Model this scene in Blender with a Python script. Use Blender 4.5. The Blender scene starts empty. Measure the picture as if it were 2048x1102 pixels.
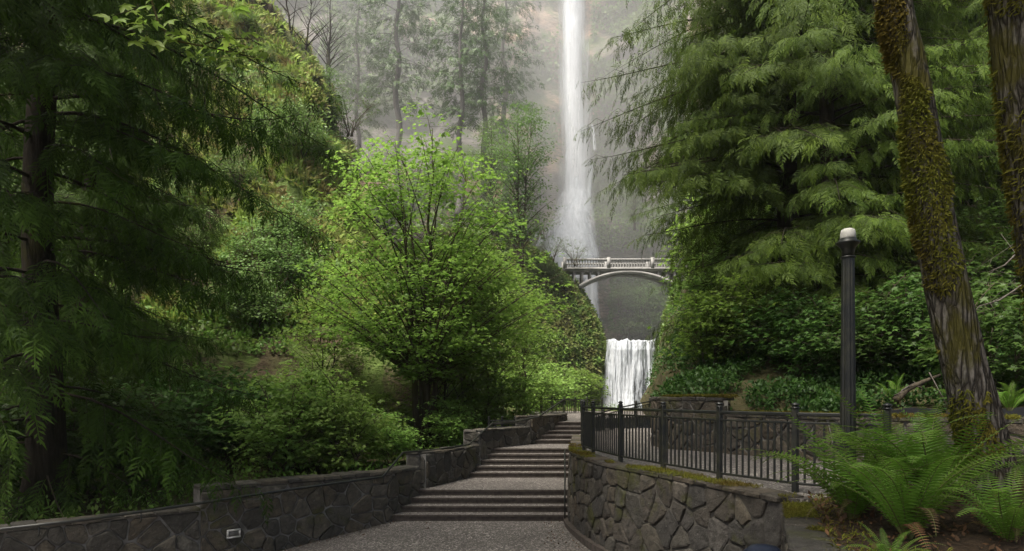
import bpy, math, random
import numpy as np

# ------------------------------------------------------------------ camera, sky, sun, exposure
scene = bpy.context.scene
COL = scene.collection
EYE_Z, FPX, CX, HY = 2.93, 1300.0, 1024.0, 795.0
cam_d = bpy.data.cameras.new("camera")
cam_d.sensor_width = 36.0
cam_d.lens = FPX / 2048.0 * 36.0
cam_d.shift_y = (HY - 551.0) / 2048.0
cam_d.clip_start, cam_d.clip_end = 0.1, 1500.0
cam = bpy.data.objects.new("camera", cam_d)
cam.location = (0, 0, EYE_Z)
cam.rotation_euler = (math.radians(90), 0, 0)
COL.objects.link(cam)
scene.camera = cam

SUN_ELEV, SUN_AZ = math.radians(64), math.radians(-135)      # azimuth from +Y (away from the camera) towards +X
world = bpy.data.worlds.new("World")
scene.world = world
world.use_nodes = True
wn = world.node_tree
bg = wn.nodes["Background"]
sky = wn.nodes.new("ShaderNodeTexSky")
sky.sky_type = 'NISHITA'
sky.sun_disc = False
sky.sun_elevation = SUN_ELEV
sky.sun_rotation = SUN_AZ
sky.air_density, sky.dust_density, sky.ozone_density = 0.7, 6.0, 0.3
wn.links.new(sky.outputs[0], bg.inputs[0])
bg.inputs[1].default_value = 0.085
sun_d = bpy.data.lights.new("sun", 'SUN')
sun_d.energy, sun_d.angle, sun_d.color = 4.2, math.radians(22), (1.0, 0.95, 0.86)
sun = bpy.data.objects.new("sun", sun_d)
sun.rotation_euler = (math.radians(90) - SUN_ELEV, 0, math.pi - SUN_AZ)
COL.objects.link(sun)
scene.view_settings.view_transform = 'Standard'
scene.view_settings.look = 'None'
scene.view_settings.gamma = 1.0
scene.view_settings.use_curve_mapping = False
scene.view_settings.exposure = 1.35
scene.cycles.use_denoising = True
scene.cycles.max_bounces = 5
scene.cycles.diffuse_bounces = 3
scene.cycles.transmission_bounces = 4
scene.cycles.transparent_max_bounces = 24
scene.cycles.volume_bounces = 1
scene.cycles.use_light_tree = False
scene.cycles.caustics_reflective = scene.cycles.caustics_refractive = False

# ------------------------------------------------------------------ helpers
RNG = np.random.default_rng(7)
random.seed(7)

def P(px, py, D):
    return np.array(((px - CX) * D / FPX, D, EYE_Z + (HY - py) * D / FPX))

def unit(v):
    return v / np.maximum(np.linalg.norm(v, axis=-1, keepdims=True), 1e-9)

def tag(o, label=None, cat=None, group=None, kind=None):
    for k, v in (("label", label), ("category", cat), ("group", group), ("kind", kind)):
        if v:
            o[k] = v
    return o

def empty(name, loc, rz=0.0, label=None, cat=None, group=None):
    o = bpy.data.objects.new(name, None)
    o.location = loc
    o.rotation_euler = (0, 0, rz)
    o.empty_display_size = 0.2
    COL.objects.link(o)
    return tag(o, label, cat, group)

def np_mesh(name, V, Fc, mat, rnd=None, smooth=False, extra=None):
    """mesh from float (n,3) and int (m,k) arrays (k fixed), optional point attributes"""
    V = np.ascontiguousarray(V, dtype=np.float32)
    Fc = np.ascontiguousarray(Fc, dtype=np.int32)
    me = bpy.data.meshes.new(name)
    m, k = Fc.shape
    me.vertices.add(len(V))
    me.vertices.foreach_set("co", V.ravel())
    me.loops.add(m * k)
    me.loops.foreach_set("vertex_index", Fc.ravel())
    me.polygons.add(m)
    me.polygons.foreach_set("loop_start", np.arange(0, m * k, k, dtype=np.int32))
    if smooth:
        me.polygons.foreach_set("use_smooth", np.ones(m, dtype=bool))
    me.update(calc_edges=True)
    ex = dict(extra or {})
    if rnd is not None:
        ex["rnd"] = rnd
    for key, val in ex.items():
        a = me.attributes.new(key, 'FLOAT', 'POINT')
        a.data.foreach_set("value", np.ascontiguousarray(val, dtype=np.float32))
    if mat:
        me.materials.append(mat)
    return me

def py_mesh(name, V, faces, mat, smooth=False):
    me = bpy.data.meshes.new(name)
    me.from_pydata([tuple(map(float, v)) for v in V], [], [tuple(map(int, f)) for f in faces])
    if smooth:
        for p in me.polygons:
            p.use_smooth = True
    me.update()
    if mat:
        me.materials.append(mat)
    return me

def put(name, me, parent=None, loc=(0, 0, 0), rot=(0, 0, 0), scale=(1, 1, 1)):
    o = bpy.data.objects.new(name, me)
    o.location, o.rotation_euler, o.scale = loc, rot, scale
    if parent is not None:
        o.parent = parent
    COL.objects.link(o)
    return o

def join(parts):
    """[(V,F)] with the same face size -> one (V,F)"""
    Vs, Fs, n = [], [], 0
    for V, Fc in parts:
        Vs.append(V)
        Fs.append(Fc + n)
        n += len(V)
    return np.concatenate(Vs), np.concatenate(Fs)

def box_vf(x0, x1, y0, y1, z0, z1):
    V = np.array([(x, y, z) for z in (z0, z1) for y in (y0, y1) for x in (x0, x1)], float)
    Fc = np.array([(0, 2, 3, 1), (4, 5, 7, 6), (0, 1, 5, 4), (2, 6, 7, 3), (0, 4, 6, 2), (1, 3, 7, 5)])
    return V, Fc

def bevel_box_vf(sx, sy, sz, b):
    """box centred at the origin with chamfered edges (24 verts); quads and tris as fans of quads"""
    V, F4 = [], []
    hx, hy, hz = sx / 2, sy / 2, sz / 2
    idx = {}
    for ix in (-1, 1):
        for iy in (-1, 1):
            for iz in (-1, 1):
                for ax in range(3):
                    c = [ix * (hx - (0 if ax == 0 else b)), iy * (hy - (0 if ax == 1 else b)), iz * (hz - (0 if ax == 2 else b))]
                    idx[(ix, iy, iz, ax)] = len(V)
                    V.append(c)
    S = ((-1, -1), (1, -1), (1, 1), (-1, 1))
    for s in (-1, 1):
        F4.append([idx[(s, a, c, 0)] for a, c in S][::s])
        F4.append([idx[(a, s, c, 1)] for a, c in S][::-s])
        F4.append([idx[(a, c, s, 2)] for a, c in S][::s])
    for a in (-1, 1):
        for c in (-1, 1):
            F4.append([idx[(a, c, -1, 0)], idx[(a, c, 1, 0)], idx[(a, c, 1, 1)], idx[(a, c, -1, 1)]])
            F4.append([idx[(a, -1, c, 0)], idx[(a, 1, c, 0)], idx[(a, 1, c, 2)], idx[(a, -1, c, 2)]])
            F4.append([idx[(-1, a, c, 1)], idx[(1, a, c, 1)], idx[(1, a, c, 2)], idx[(-1, a, c, 2)]])
    F3 = [[idx[(a, c, e, 0)], idx[(a, c, e, 1)], idx[(a, c, e, 2)]] for a in (-1, 1) for c in (-1, 1) for e in (-1, 1)]
    return np.array(V, float), F4 + F3

def tube_vf(pts, rad, sides=6, cap=True):
    """tapered tube along a polyline -> V, quads (caps as degenerate-free quads left out)"""
    pts = np.asarray(pts, float)
    n = len(pts)
    rad = np.broadcast_to(np.asarray(rad, float), (n,))
    t = np.empty_like(pts)
    t[1:-1] = pts[2:] - pts[:-2]
    t[0], t[-1] = pts[1] - pts[0], pts[-1] - pts[-2]
    t = unit(t)
    ref = np.array((0.31, 0.95, 0.05)) if abs(t[0, 2]) > 0.8 else np.array((0, 0, 1.0))
    u = unit(np.cross(t, ref))
    w = np.cross(t, u)
    a = np.arange(sides) * 2 * math.pi / sides
    V = pts[:, None] + rad[:, None, None] * (np.cos(a)[None, :, None] * u[:, None] + np.sin(a)[None, :, None] * w[:, None])
    V = V.reshape(-1, 3)
    i = np.arange(n - 1)[:, None] * sides
    j = np.arange(sides)[None]
    j2 = (j + 1) % sides
    Fc = np.stack([i + j, i + j2, i + sides + j2, i + sides + j], -1).reshape(-1, 4)
    if cap:
        V = np.concatenate([V, pts[:1], pts[-1:]])
        c0, c1 = n * sides, n * sides + 1
        base = (n - 1) * sides
        ends = []
        for q in range(0, sides, 2):
            a0, a1, a2 = q, (q + 1) % sides, (q + 2) % sides
            ends.append((c0, a2, a1, a0))
            ends.append((c1, base + a0, base + a1, base + a2))
        Fc = np.concatenate([Fc, np.array(ends)])
    return V, Fc

def frame(d, n):
    X = unit(d)
    Z = unit(n - (n * X).sum(-1, keepdims=True) * X)
    Y = np.cross(Z, X)
    return X, Y, Z

def scatter(TV, TF, pos, d, n, scale):
    """copies of a template: x along d, z along n"""
    X, Y, Z = frame(d, n)
    s = np.asarray(scale, float)[:, None, None]
    V = pos[:, None] + s * (TV[None, :, 0:1] * X[:, None] + TV[None, :, 1:2] * Y[:, None] + TV[None, :, 2:3] * Z[:, None])
    m, k = len(pos), len(TV)
    Fc = TF[None] + (np.arange(m) * k)[:, None, None]
    return V.reshape(-1, 3), Fc.reshape(-1, TF.shape[1])

def vnoise(p, seed=0):
    p = np.asarray(p, float)
    i = np.floor(p).astype(np.int64)
    f = p - i
    f = f * f * (3 - 2 * f)
    def h(a, b, c):
        n = (a * 374761393 + b * 668265263 + c * 2147483647 + seed * 974634777) & 0xFFFFFFFF
        n = ((n ^ (n >> 13)) * 1274126177) & 0xFFFFFFFF
        n = n ^ (n >> 16)
        return (n & 0xFFFF) / 65535.0
    r = 0
    for a in (0, 1):
        for b in (0, 1):
            for c in (0, 1):
                wgt = (f[..., 0] if a else 1 - f[..., 0]) * (f[..., 1] if b else 1 - f[..., 1]) * (f[..., 2] if c else 1 - f[..., 2])
                r = r + wgt * h(i[..., 0] + a, i[..., 1] + b, i[..., 2] + c)
    return r

def fbm(p, octv=4, seed=0):
    p = np.asarray(p, float)
    r, a = 0, 0.5
    for o in range(octv):
        r = r + a * (vnoise(p * 2 ** o, seed + o) - 0.5)
        a *= 0.5
    return r

# ------------------------------------------------------------------ materials
class NT:
    def __init__(self, name):
        self.m = bpy.data.materials.new(name)
        self.m.use_nodes = True
        self.t = self.m.node_tree
        self.t.nodes.clear()
        self.out = self.t.nodes.new("ShaderNodeOutputMaterial")
    def n(self, typ, ins=None, **props):
        nd = self.t.nodes.new("ShaderNode" + typ)
        for k, v in props.items():
            setattr(nd, k, v)
        for k, v in (ins or {}).items():
            s = nd.inputs[k]
            if isinstance(v, bpy.types.NodeSocket):
                self.t.links.new(v, s)
            else:
                s.default_value = v
        return nd
    def mix(self, fac, a, b, mode='MIX'):
        nd = self.t.nodes.new("ShaderNodeMix")
        nd.data_type = 'RGBA'
        nd.blend_type = mode
        for s, v in ((nd.inputs[0], fac), (nd.inputs[6], a), (nd.inputs[7], b)):
            if isinstance(v, bpy.types.NodeSocket):
                self.t.links.new(v, s)
            else:
                s.default_value = v if not isinstance(v, tuple) or len(v) == 4 else (*v, 1)
        return nd.outputs[2]
    def ramp(self, fac, stops, interp='LINEAR'):
        nd = self.n("ValToRGB", {"Fac": fac})
        cr = nd.color_ramp
        cr.interpolation = interp
        while len(cr.elements) < len(stops):
            cr.elements.new(0.5)
        for e, (p, c) in zip(cr.elements, stops):
            e.position = p
            e.color = (c, c, c, 1) if isinstance(c, (int, float)) else (*c, 1)
        return nd.outputs[0]
    def math(self, op, a, b=0.0, c=0.0):
        nd = self.n("Math", operation=op)
        for s, v in zip(nd.inputs, (a, b, c)):
            if isinstance(v, bpy.types.NodeSocket):
                self.t.links.new(v, s)
            else:
                s.default_value = v
        return nd.outputs[0]
    def noise(self, scale, detail=4.0, rough=0.55, vec=None, dist=0.0):
        ins = {"Scale": scale, "Detail": detail, "Roughness": rough, "Distortion": dist}
        if vec is not None:
            ins["Vector"] = vec
        return self.n("TexNoise", ins).outputs[0]
    def coords(self, scale=(1, 1, 1), kind="Object"):
        tc = self.n("TexCoord").outputs[kind]
        return self.n("Mapping", {"Vector": tc, "Scale": scale}).outputs[0]
    def worldpos(self, scale=(1, 1, 1)):
        g = self.n("NewGeometry").outputs["Position"]
        return self.n("Mapping", {"Vector": g, "Scale": scale}).outputs[0]
    def bump(self, height, strength=0.5, dist=0.02, normal=None):
        ins = {"Height": height, "Strength": strength, "Distance": dist}
        if normal is not None:
            ins["Normal"] = normal
        return self.n("Bump", ins).outputs[0]
    def bsdf(self, col, rough=0.8, bump=None, spec=0.3, metal=0.0):
        ins = {"Base Color": col if isinstance(col, bpy.types.NodeSocket) else (*col, 1), "Roughness": rough, "Metallic": metal, "Specular IOR Level": spec}
        if bump is not None:
            ins["Normal"] = bump
        return self.n("BsdfPrincipled", ins).outputs[0]
    def finish(self, sh):
        self.t.links.new(sh, self.out.inputs[0])
        return self.m

def leaf_mat(name, c1, c2, c3=None, trans=0.4, rough=0.5, spec=0.25):
    """leaf colours vary from leaf to leaf; some light passes through"""
    k = NT(name)
    r = k.n("Attribute", attribute_name="rnd").outputs["Fac"]
    col = k.mix(r, c1, c2)
    if c3:
        nz = k.noise(0.9, 2.0, vec=k.worldpos())
        col = k.mix(k.ramp(nz, [(0.42, 0.0), (0.62, 1.0)]), col, c3)
    ov = k.n("ObjectInfo").outputs["Random"]
    col = k.n("HueSaturation", {"Color": col, "Value": k.math('MULTIPLY_ADD', ov, 0.3, 0.85), "Hue": k.math('MULTIPLY_ADD', ov, 0.02, 0.49), "Saturation": 1.0}).outputs[0]
    a = k.bsdf(col, rough, spec=spec)
    b = k.n("BsdfTranslucent", {"Color": col}).outputs[0]
    return k.finish(k.n("MixShader", {0: trans, 1: a, 2: b}).outputs[0])

M = {}
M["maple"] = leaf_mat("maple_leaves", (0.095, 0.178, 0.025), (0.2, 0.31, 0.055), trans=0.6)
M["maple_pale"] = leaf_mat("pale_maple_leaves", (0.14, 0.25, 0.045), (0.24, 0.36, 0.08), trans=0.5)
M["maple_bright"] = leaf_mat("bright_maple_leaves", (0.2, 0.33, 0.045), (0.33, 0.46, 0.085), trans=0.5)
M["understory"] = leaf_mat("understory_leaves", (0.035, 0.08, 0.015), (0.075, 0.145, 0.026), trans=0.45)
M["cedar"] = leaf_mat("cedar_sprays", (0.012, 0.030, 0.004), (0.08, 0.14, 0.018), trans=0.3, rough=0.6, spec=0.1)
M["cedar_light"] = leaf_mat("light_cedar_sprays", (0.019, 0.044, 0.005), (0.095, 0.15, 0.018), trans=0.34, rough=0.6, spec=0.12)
M["fir"] = leaf_mat("fir_needles", (0.03, 0.075, 0.018), (0.075, 0.14, 0.03), trans=0.2)
M["hazel"] = leaf_mat("distant_leaves", (0.08, 0.15, 0.035), (0.15, 0.23, 0.06), trans=0.4)
M["cover"] = leaf_mat("ground_cover_leaves", (0.065, 0.14, 0.02), (0.14, 0.25, 0.042), (0.11, 0.16, 0.03), trans=0.4)
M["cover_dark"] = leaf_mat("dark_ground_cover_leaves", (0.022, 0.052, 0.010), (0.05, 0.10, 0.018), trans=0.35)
M["crag_cover"] = leaf_mat("crag_moss_and_ferns", (0.075, 0.14, 0.024), (0.17, 0.25, 0.05), (0.13, 0.135, 0.04), trans=0.25, rough=0.8)
M["grass"] = leaf_mat("hill_grass", (0.15, 0.235, 0.036), (0.27, 0.35, 0.075), (0.17, 0.14, 0.05), trans=0.3, rough=0.8)
M["fern"] = leaf_mat("fern_fronds", (0.10, 0.21, 0.022), (0.18, 0.31, 0.045), trans=0.45, rough=0.45)
M["fern_rib"] = NT("fern_ribs"); M["fern_rib"] = M["fern_rib"].finish(M["fern_rib"].bsdf((0.09, 0.10, 0.03), 0.7))
M["moss"] = leaf_mat("moss_tufts", (0.085, 0.10, 0.013), (0.18, 0.18, 0.028), (0.13, 0.10, 0.022), trans=0.25, rough=0.9, spec=0.1)
M["moss_green"] = leaf_mat("green_moss_tufts", (0.10, 0.12, 0.015), (0.19, 0.20, 0.03), (0.12, 0.09, 0.02), trans=0.25, rough=0.9, spec=0.1)

def bark_mat(name, c1, c2, moss=None, moss_lo=0.45, vscale=1.0):
    k = NT(name)
    v = k.coords((9 * vscale, 9 * vscale, 1.6 * vscale))
    nz = k.noise(1.6, 6.0, 0.65, v, 0.6)
    col = k.mix(k.ramp(nz, [(0.32, 0.0), (0.68, 1.0)]), c1, c2)
    fine = k.noise(30, 4.0, 0.6, k.coords((1, 1, 0.5)))
    col = k.mix(k.ramp(fine, [(0.62, 0.0), (0.75, 0.6)]), col, tuple(min(1, 2.0 * x) for x in c2))
    if moss:
        mz = k.noise(1.5, 5.0, 0.6, k.coords((1, 1, 0.55)))
        col = k.mix(k.ramp(mz, [(moss_lo, 0.0), (moss_lo + 0.1, 1.0)]), col, moss)
    h = k.bump(nz, 1.0, 0.03)
    return k.finish(k.bsdf(col, 0.95, h, 0.1))
M["bark_dark"] = bark_mat("dark_bark", (0.014, 0.012, 0.009), (0.038, 0.031, 0.023), (0.04, 0.04, 0.012), 0.55)
M["bark_grey"] = bark_mat("grey_bark", (0.06, 0.055, 0.05), (0.16, 0.15, 0.14))
M["bark_maple"] = bark_mat("maple_bark", (0.035, 0.028, 0.02), (0.085, 0.07, 0.05), (0.06, 0.055, 0.016), 0.52)
M["twig"] = bark_mat("twig_bark", (0.05, 0.04, 0.028), (0.11, 0.09, 0.065))
M["twig_pale"] = bark_mat("pale_twigs", (0.07, 0.06, 0.05), (0.15, 0.135, 0.12))

def stone_mat(name, base, moss=0.0, value=1.0, lichen=0.66):
    k = NT(name)
    ov = k.n("ObjectInfo").outputs["Random"]
    v = k.worldpos()
    tone = k.ramp(ov, [(0.0, tuple(0.55 * c for c in base)), (0.35, base), (0.7, (base[0] * 1.25, base[1] * 1.1, base[2] * 0.9)), (1.0, tuple(1.6 * c for c in base))])
    n1 = k.noise(7, 6.0, 0.65, v)
    col = k.mix(k.ramp(n1, [(0.3, 0.0), (0.7, 1.0)]), tone, tuple(0.4 * c for c in base))
    n2 = k.noise(45, 3.0, 0.6, v)
    col = k.mix(k.ramp(n2, [(lichen, 0.0), (lichen + 0.06, 0.7)]), col, (0.3, 0.29, 0.26))
    if moss > 0:
        n3 = k.noise(1.1, 6.0, 0.7, v, 0.4)
        col = k.mix(k.ramp(n3, [(0.62 - 0.3 * moss, 0.0), (0.74 - 0.3 * moss, 0.85)]), col, (0.05, 0.052, 0.013))
    b = k.bump(n1, 1.0, 0.06)
    b = k.bump(n2, 0.7, 0.015, b)
    return k.finish(k.bsdf(col, 0.85, b, 0.3))
M["stone"] = stone_mat("wall_stone", (0.095, 0.087, 0.072), 0.12)
M["stone_mossy"] = stone_mat("mossy_wall_stone", (0.072, 0.066, 0.058), 0.28)
M["stone_brown"] = stone_mat("brown_wall_stone", (0.085, 0.074, 0.06), 0.3)
def plain(name, c1, c2, scale=12, rough=0.9, bump=0.5, dist=0.02, spec=0.2):
    k = NT(name)
    nz = k.noise(scale, 6.0, 0.6, k.worldpos())
    col = k.mix(k.ramp(nz, [(0.3, 0.0), (0.7, 1.0)]), c1, c2)
    return k.finish(k.bsdf(col, rough, k.bump(nz, bump, dist), spec))
M["mortar"] = plain("mortar", (0.06, 0.056, 0.05), (0.27, 0.255, 0.23), 3.0)
M["mortar_dark"] = plain("dark_mortar", (0.03, 0.028, 0.024), (0.12, 0.11, 0.09), 3.0)
M["soil"] = plain("soil", (0.02, 0.014, 0.009), (0.06, 0.04, 0.024), 18, bump=1.0, dist=0.05)
M["floor"] = plain("forest_floor", (0.03, 0.035, 0.012), (0.075, 0.06, 0.028), 2.5, bump=1.0, dist=0.2)
M["white_paint"] = plain("weathered_white", (0.36, 0.35, 0.32), (0.6, 0.585, 0.55), 14, 0.6, 0.1)
M["bin"] = plain("dark_navy_metal", (0.012, 0.016, 0.03), (0.02, 0.025, 0.045), 14, 0.4, 0.1)
M["litter"] = leaf_mat("dead_leaves", (0.06, 0.035, 0.018), (0.16, 0.085, 0.04), trans=0.1, rough=0.8)

def concrete_mat():
    k = NT("exposed_aggregate")
    v = k.worldpos()
    vo = k.n("TexVoronoi", {"Vector": v, "Scale": 42.0})
    g = k.n("SeparateColor", {"Color": vo.outputs["Color"]}).outputs[0]
    col = k.ramp(g, [(0.0, (0.03, 0.026, 0.023)), (0.45, (0.082, 0.072, 0.064)), (0.8, (0.16, 0.142, 0.128)), (0.95, (0.46, 0.42, 0.38))])
    big = k.noise(0.7, 4.0, 0.6, v)
    col = k.mix(k.ramp(big, [(0.35, 0.0), (0.7, 0.55)]), col, (0.065, 0.055, 0.05))
    b = k.bump(k.math('SUBTRACT', 1.0, vo.outputs["Distance"]), 0.6, 0.012)
    return k.finish(k.bsdf(col, 0.65, b, 0.4))
M["aggregate"] = concrete_mat()
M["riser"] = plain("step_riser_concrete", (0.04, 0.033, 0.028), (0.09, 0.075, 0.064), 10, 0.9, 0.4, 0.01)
M["bridge"] = plain("bridge_concrete", (0.2, 0.197, 0.188), (0.32, 0.313, 0.30), 1.2, 0.85, 0.3, 0.03)
def metal_mat():
    k = NT("black_fence_paint")
    nz = k.noise(6, 5.0, 0.6, k.worldpos())
    col = k.mix(k.ramp(nz, [(0.45, 0.0), (0.7, 1.0)]), (0.012, 0.013, 0.012), (0.03, 0.03, 0.02))
    return k.finish(k.bsdf(col, 0.42, k.bump(nz, 0.1, 0.005), 0.45))
M["metal"] = metal_mat()

def rock_mat(name, c1, c2, c3, green, glo, strata=0.12, sc=0.12):
    k = NT(name)
    v = k.worldpos((1, 1, 1.0))
    n1 = k.noise(sc, 8.0, 0.65, k.worldpos((1, 1, 1.7)), 0.5)
    col = k.mix(k.ramp(n1, [(0.35, 0.0), (0.65, 1.0)]), c1, c2)
    n2 = k.noise(sc * 0.35, 4.0, 0.6, v)
    col = k.mix(k.ramp(n2, [(0.5, 0.0), (0.62, 1.0)]), col, c3)
    n4 = k.noise(sc * 9, 5.0, 0.7, k.worldpos((1, 1, 2.5)))
    col = k.mix(k.ramp(n4, [(0.35, 0.75), (0.55, 0.0)]), col, tuple(0.25 * c for c in c1))
    n3 = k.noise(sc * 0.8, 8.0, 0.7, k.worldpos((1, 1, 0.8)), 0.8)
    col = k.mix(k.ramp(n3, [(glo, 0.0), (glo + 0.08, 1.0)]), col, green)
    b = k.bump(n1, 1.0, 1.2)
    b = k.bump(n4, 0.9, 0.35, b)
    return k.finish(k.bsdf(col, 0.95, b, 0.1))
M["cliff"] = rock_mat("cliff_rock", (0.05, 0.045, 0.043), (0.19, 0.17, 0.155), (0.36, 0.24, 0.165), (0.06, 0.085, 0.028), 0.52)
M["hill"] = rock_mat("hill_earth", (0.085, 0.06, 0.04), (0.13, 0.10, 0.06), (0.12, 0.14, 0.05), (0.11, 0.16, 0.04), 0.47, sc=0.35)
M["crag"] = rock_mat("crag_rock", (0.045, 0.042, 0.036), (0.085, 0.075, 0.055), (0.09, 0.06, 0.035), (0.06, 0.085, 0.02), 0.48, sc=0.3)

def water_mat(name, lo, hi, sx, sz, edge=True, base=(0.86, 0.89, 0.92)):
    k = NT(name)
    n1 = k.noise(1.0, 6.0, 0.62, k.coords((sx, sx, sz)), 0.3)
    n2 = k.noise(1.0, 5.0, 0.6, k.coords((sx * 3.1, sx * 3.1, sz * 3.0)))
    s = k.math('MULTIPLY_ADD', n2, 0.45, k.math('MULTIPLY', n1, 0.75))
    if edge:
        e = k.n("Attribute", attribute_name="edge").outputs["Fac"]
        s = k.math('SUBTRACT', s, e)
    al = k.ramp(s, [(lo, 0.0), (hi, 1.0)])
    col = k.mix(k.ramp(s, [(lo, 0.0), (hi + 0.1, 1.0)]), (0.55, 0.6, 0.66), base)
    d = k.bsdf(col, 0.6, k.bump(s, 0.5, 0.3), 0.3)
    t = k.n("BsdfTranslucent", {"Color": col}).outputs[0]
    w = k.n("MixShader", {0: 0.35, 1: d, 2: t}).outputs[0]
    tr = k.n("BsdfTransparent").outputs[0]
    return k.finish(k.n("MixShader", {0: al, 1: tr, 2: w}).outputs[0])
M["fall"] = water_mat("falling_water", 0.10, 0.55, 1.1, 0.03, base=(0.9, 0.91, 0.92))
M["veil"] = water_mat("falling_spray", 0.28, 0.95, 0.5, 0.05)
M["lower_fall"] = water_mat("lower_falling_water", 0.30, 0.60, 1.5, 0.35, base=(0.62, 0.65, 0.68))
k = NT("pool_water")
nz = k.noise(2.0, 5.0, 0.6, k.worldpos())
M["pool"] = k.finish(k.bsdf(k.mix(k.ramp(nz, [(0.5, 0.0), (0.7, 1.0)]), (0.03, 0.04, 0.035), (0.6, 0.63, 0.65)), 0.15, k.bump(nz, 0.5, 0.1), 0.5))

# ------------------------------------------------------------------ terrain
def grid_faces(r, c):
    i = np.arange(r - 1)[:, None] * c + np.arange(c - 1)[None]
    return np.stack([i, i + 1, i + c + 1, i + c], -1).reshape(-1, 4)

def grid_normals(G, up=(0, -1, 0.3)):
    gx = np.gradient(G, axis=1)
    gy = np.gradient(G, axis=0)
    n = unit(np.cross(gx, gy))
    s = np.sign((n * np.array(up)).sum(-1, keepdims=True))
    return n * np.where(s == 0, 1, s)

def patch(name, G, mat, amp, scale, seed, label=None, kind='structure', octv=5):
    n = grid_normals(G)
    G = G + n * (fbm(G * scale, octv, seed) * 2 * amp)[..., None]
    V = G.reshape(-1, 3)
    o = put(name, np_mesh(name, V, grid_faces(*G.shape[:2]), mat, smooth=True))
    tag(o, label, None, None, kind)
    return G, grid_normals(G)

def from_px(PX, PY, D):
    return np.stack([(PX - CX) * D / FPX, D, EYE_Z + (HY - PY) * D / FPX], -1)

def sample(G, N, n, rng, keep=None, border=0.0):
    r, c = G.shape[:2]
    a = rng.uniform(border, 1, n) * (r - 1.001)
    b = rng.uniform(0, 1, n) * (c - 1.001)
    i, j = a.astype(int), b.astype(int)
    fa, fb = (a - i)[:, None], (b - j)[:, None]
    p = (G[i, j] * (1 - fa) + G[i + 1, j] * fa) * (1 - fb) + (G[i, j + 1] * (1 - fa) + G[i + 1, j + 1] * fa) * fb
    q = N[i, j]
    if keep is not None:
        k = keep(p)
        p, q = p[k], q[k]
    return p, q

# big ground sheet under everything
gx = np.linspace(-118, 158, 60)
gy = np.linspace(-14, 146, 40)
GX, GY = np.meshgrid(gx, gy)
put_g = put("ground", np_mesh("ground", np.stack([GX, GY, -2.2 + 0 * GX], -1).reshape(-1, 3), grid_faces(40, 60), M["floor"], smooth=True))
tag(put_g, "dark forest floor under the whole valley", kind='structure')

# left hillside: 50 degree slope of grass and crumbling earth, ending in a ridge on its right
rows, cols = 110, 190
ys = np.linspace(845, -330, rows)
ss = np.linspace(0, 1.3, cols)
PY, S = np.meshgrid(ys, ss, indexing='ij')
ridge = np.interp(PY, [-330, -100, 0, 60, 110, 150, 200, 260, 330, 450, 600, 845], [310, 415, 478, 525, 562, 590, 605, 620, 645, 680, 760, 930])
ridge = ridge + 34 * (vnoise(np.stack([PY * 0.022, 0 * PY, 0 * PY], -1), 3) - 0.5) + 18 * (vnoise(np.stack([PY * 0.07, 0 * PY, 0 * PY], -1), 8) - 0.5)
D0 = np.interp(PY, [-330, -100, 0, 100, 200, 300, 400, 500, 600, 700, 800, 845], [76, 61, 56, 51, 46.5, 42.5, 39, 36, 33, 30, 27.5, 26.5])
over = np.maximum(0, S - 1) / 0.3
PX = -1000 + (ridge + 1000) * np.minimum(S, 1) ** 0.8 + 55 * over ** 0.6
D = D0 * (1 - 0.22 * (1 - np.minimum(S, 1))) * (1 + 0.75 * over ** 1.4)
HILL, HILLN = patch("hillside", from_px(PX, PY, D), M["hill"], 2.1, 0.28, 11, "steep grassy hillside with crumbling brown earth")

# valley floor behind the stair walls
xl_D = [9.0, 12.6, 15.4, 16.4, 19.1, 20.3, 22.3, 23.6, 26.5, 40]
xl_X = [-10.1, -6.05, -2.89, -2.38, -1.16, -0.56, 0.87, 1.83, 2.3, 1.3]
def xl(d):
    return float(np.interp(d, xl_D, xl_X))
vd = np.concatenate([np.linspace(9, 40, 40), np.linspace(42, 76, 12)])
vs = np.linspace(0, 1, 40)
VD, VS = np.meshgrid(vd, vs, indexing='ij')
XR = np.where(VD < 40, np.interp(VD, xl_D, xl_X) - 0.28, 8 + (VD - 40) * 0.2)
VX = -34 + (XR + 34) * VS ** 0.7
VZ = np.interp(VD, [9, 12, 16, 20, 24, 40, 76], [-0.2, 0.2, 0.5, 0.8, 1.0, 1.4, 1.8]) + 0.25 * (1 - VS)
G0 = np.stack([VX, VD, VZ], -1)
edge = np.clip((1 - VS) * 20, 0, 1)
G0[..., 2] += fbm(G0 * 0.6, 3, 5) * 0.5 * edge
VALLEY, VALLEYN = G0, grid_normals(G0, (0, 0, 1))
tag(put("valley_floor", np_mesh("valley_floor", G0.reshape(-1, 3), grid_faces(*G0.shape[:2]), M["floor"], smooth=True)), "leaf strewn valley floor behind the stair walls", kind='structure')

# right hillside rising behind the ramp wall
rows, cols = 90, 120
ys = np.linspace(832, -420, rows)
ss = np.linspace(-0.18, 1, cols)
PY, S = np.meshgrid(ys, ss, indexing='ij')
left = np.interp(PY, [-420, 0, 300, 500, 600, 700, 780, 832], [1500, 1480, 1450, 1420, 1390, 1350, 1325, 1322])
back = np.maximum(0, -S) / 0.18
PX = left + (2900 - left) * np.maximum(S, 0) ** 1.2 - 30 * back ** 0.6
D0 = np.interp(PY, [-420, -100, 0, 200, 400, 550, 650, 750, 832], [72, 56, 51, 42, 34, 28.5, 24, 19, 15.6])
D = D0 * (1 - 0.35 * np.maximum(S, 0) ** 0.8) * (1 + 1.1 * back ** 1.4) * (1 + 0.13 * np.exp(-np.maximum(S, 0) * 9))
RHILL, RHILLN = patch("hillside", from_px(PX, PY, D), M["floor"], 0.7, 0.4, 21, "dark wooded bank rising behind the ramp wall")

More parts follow.
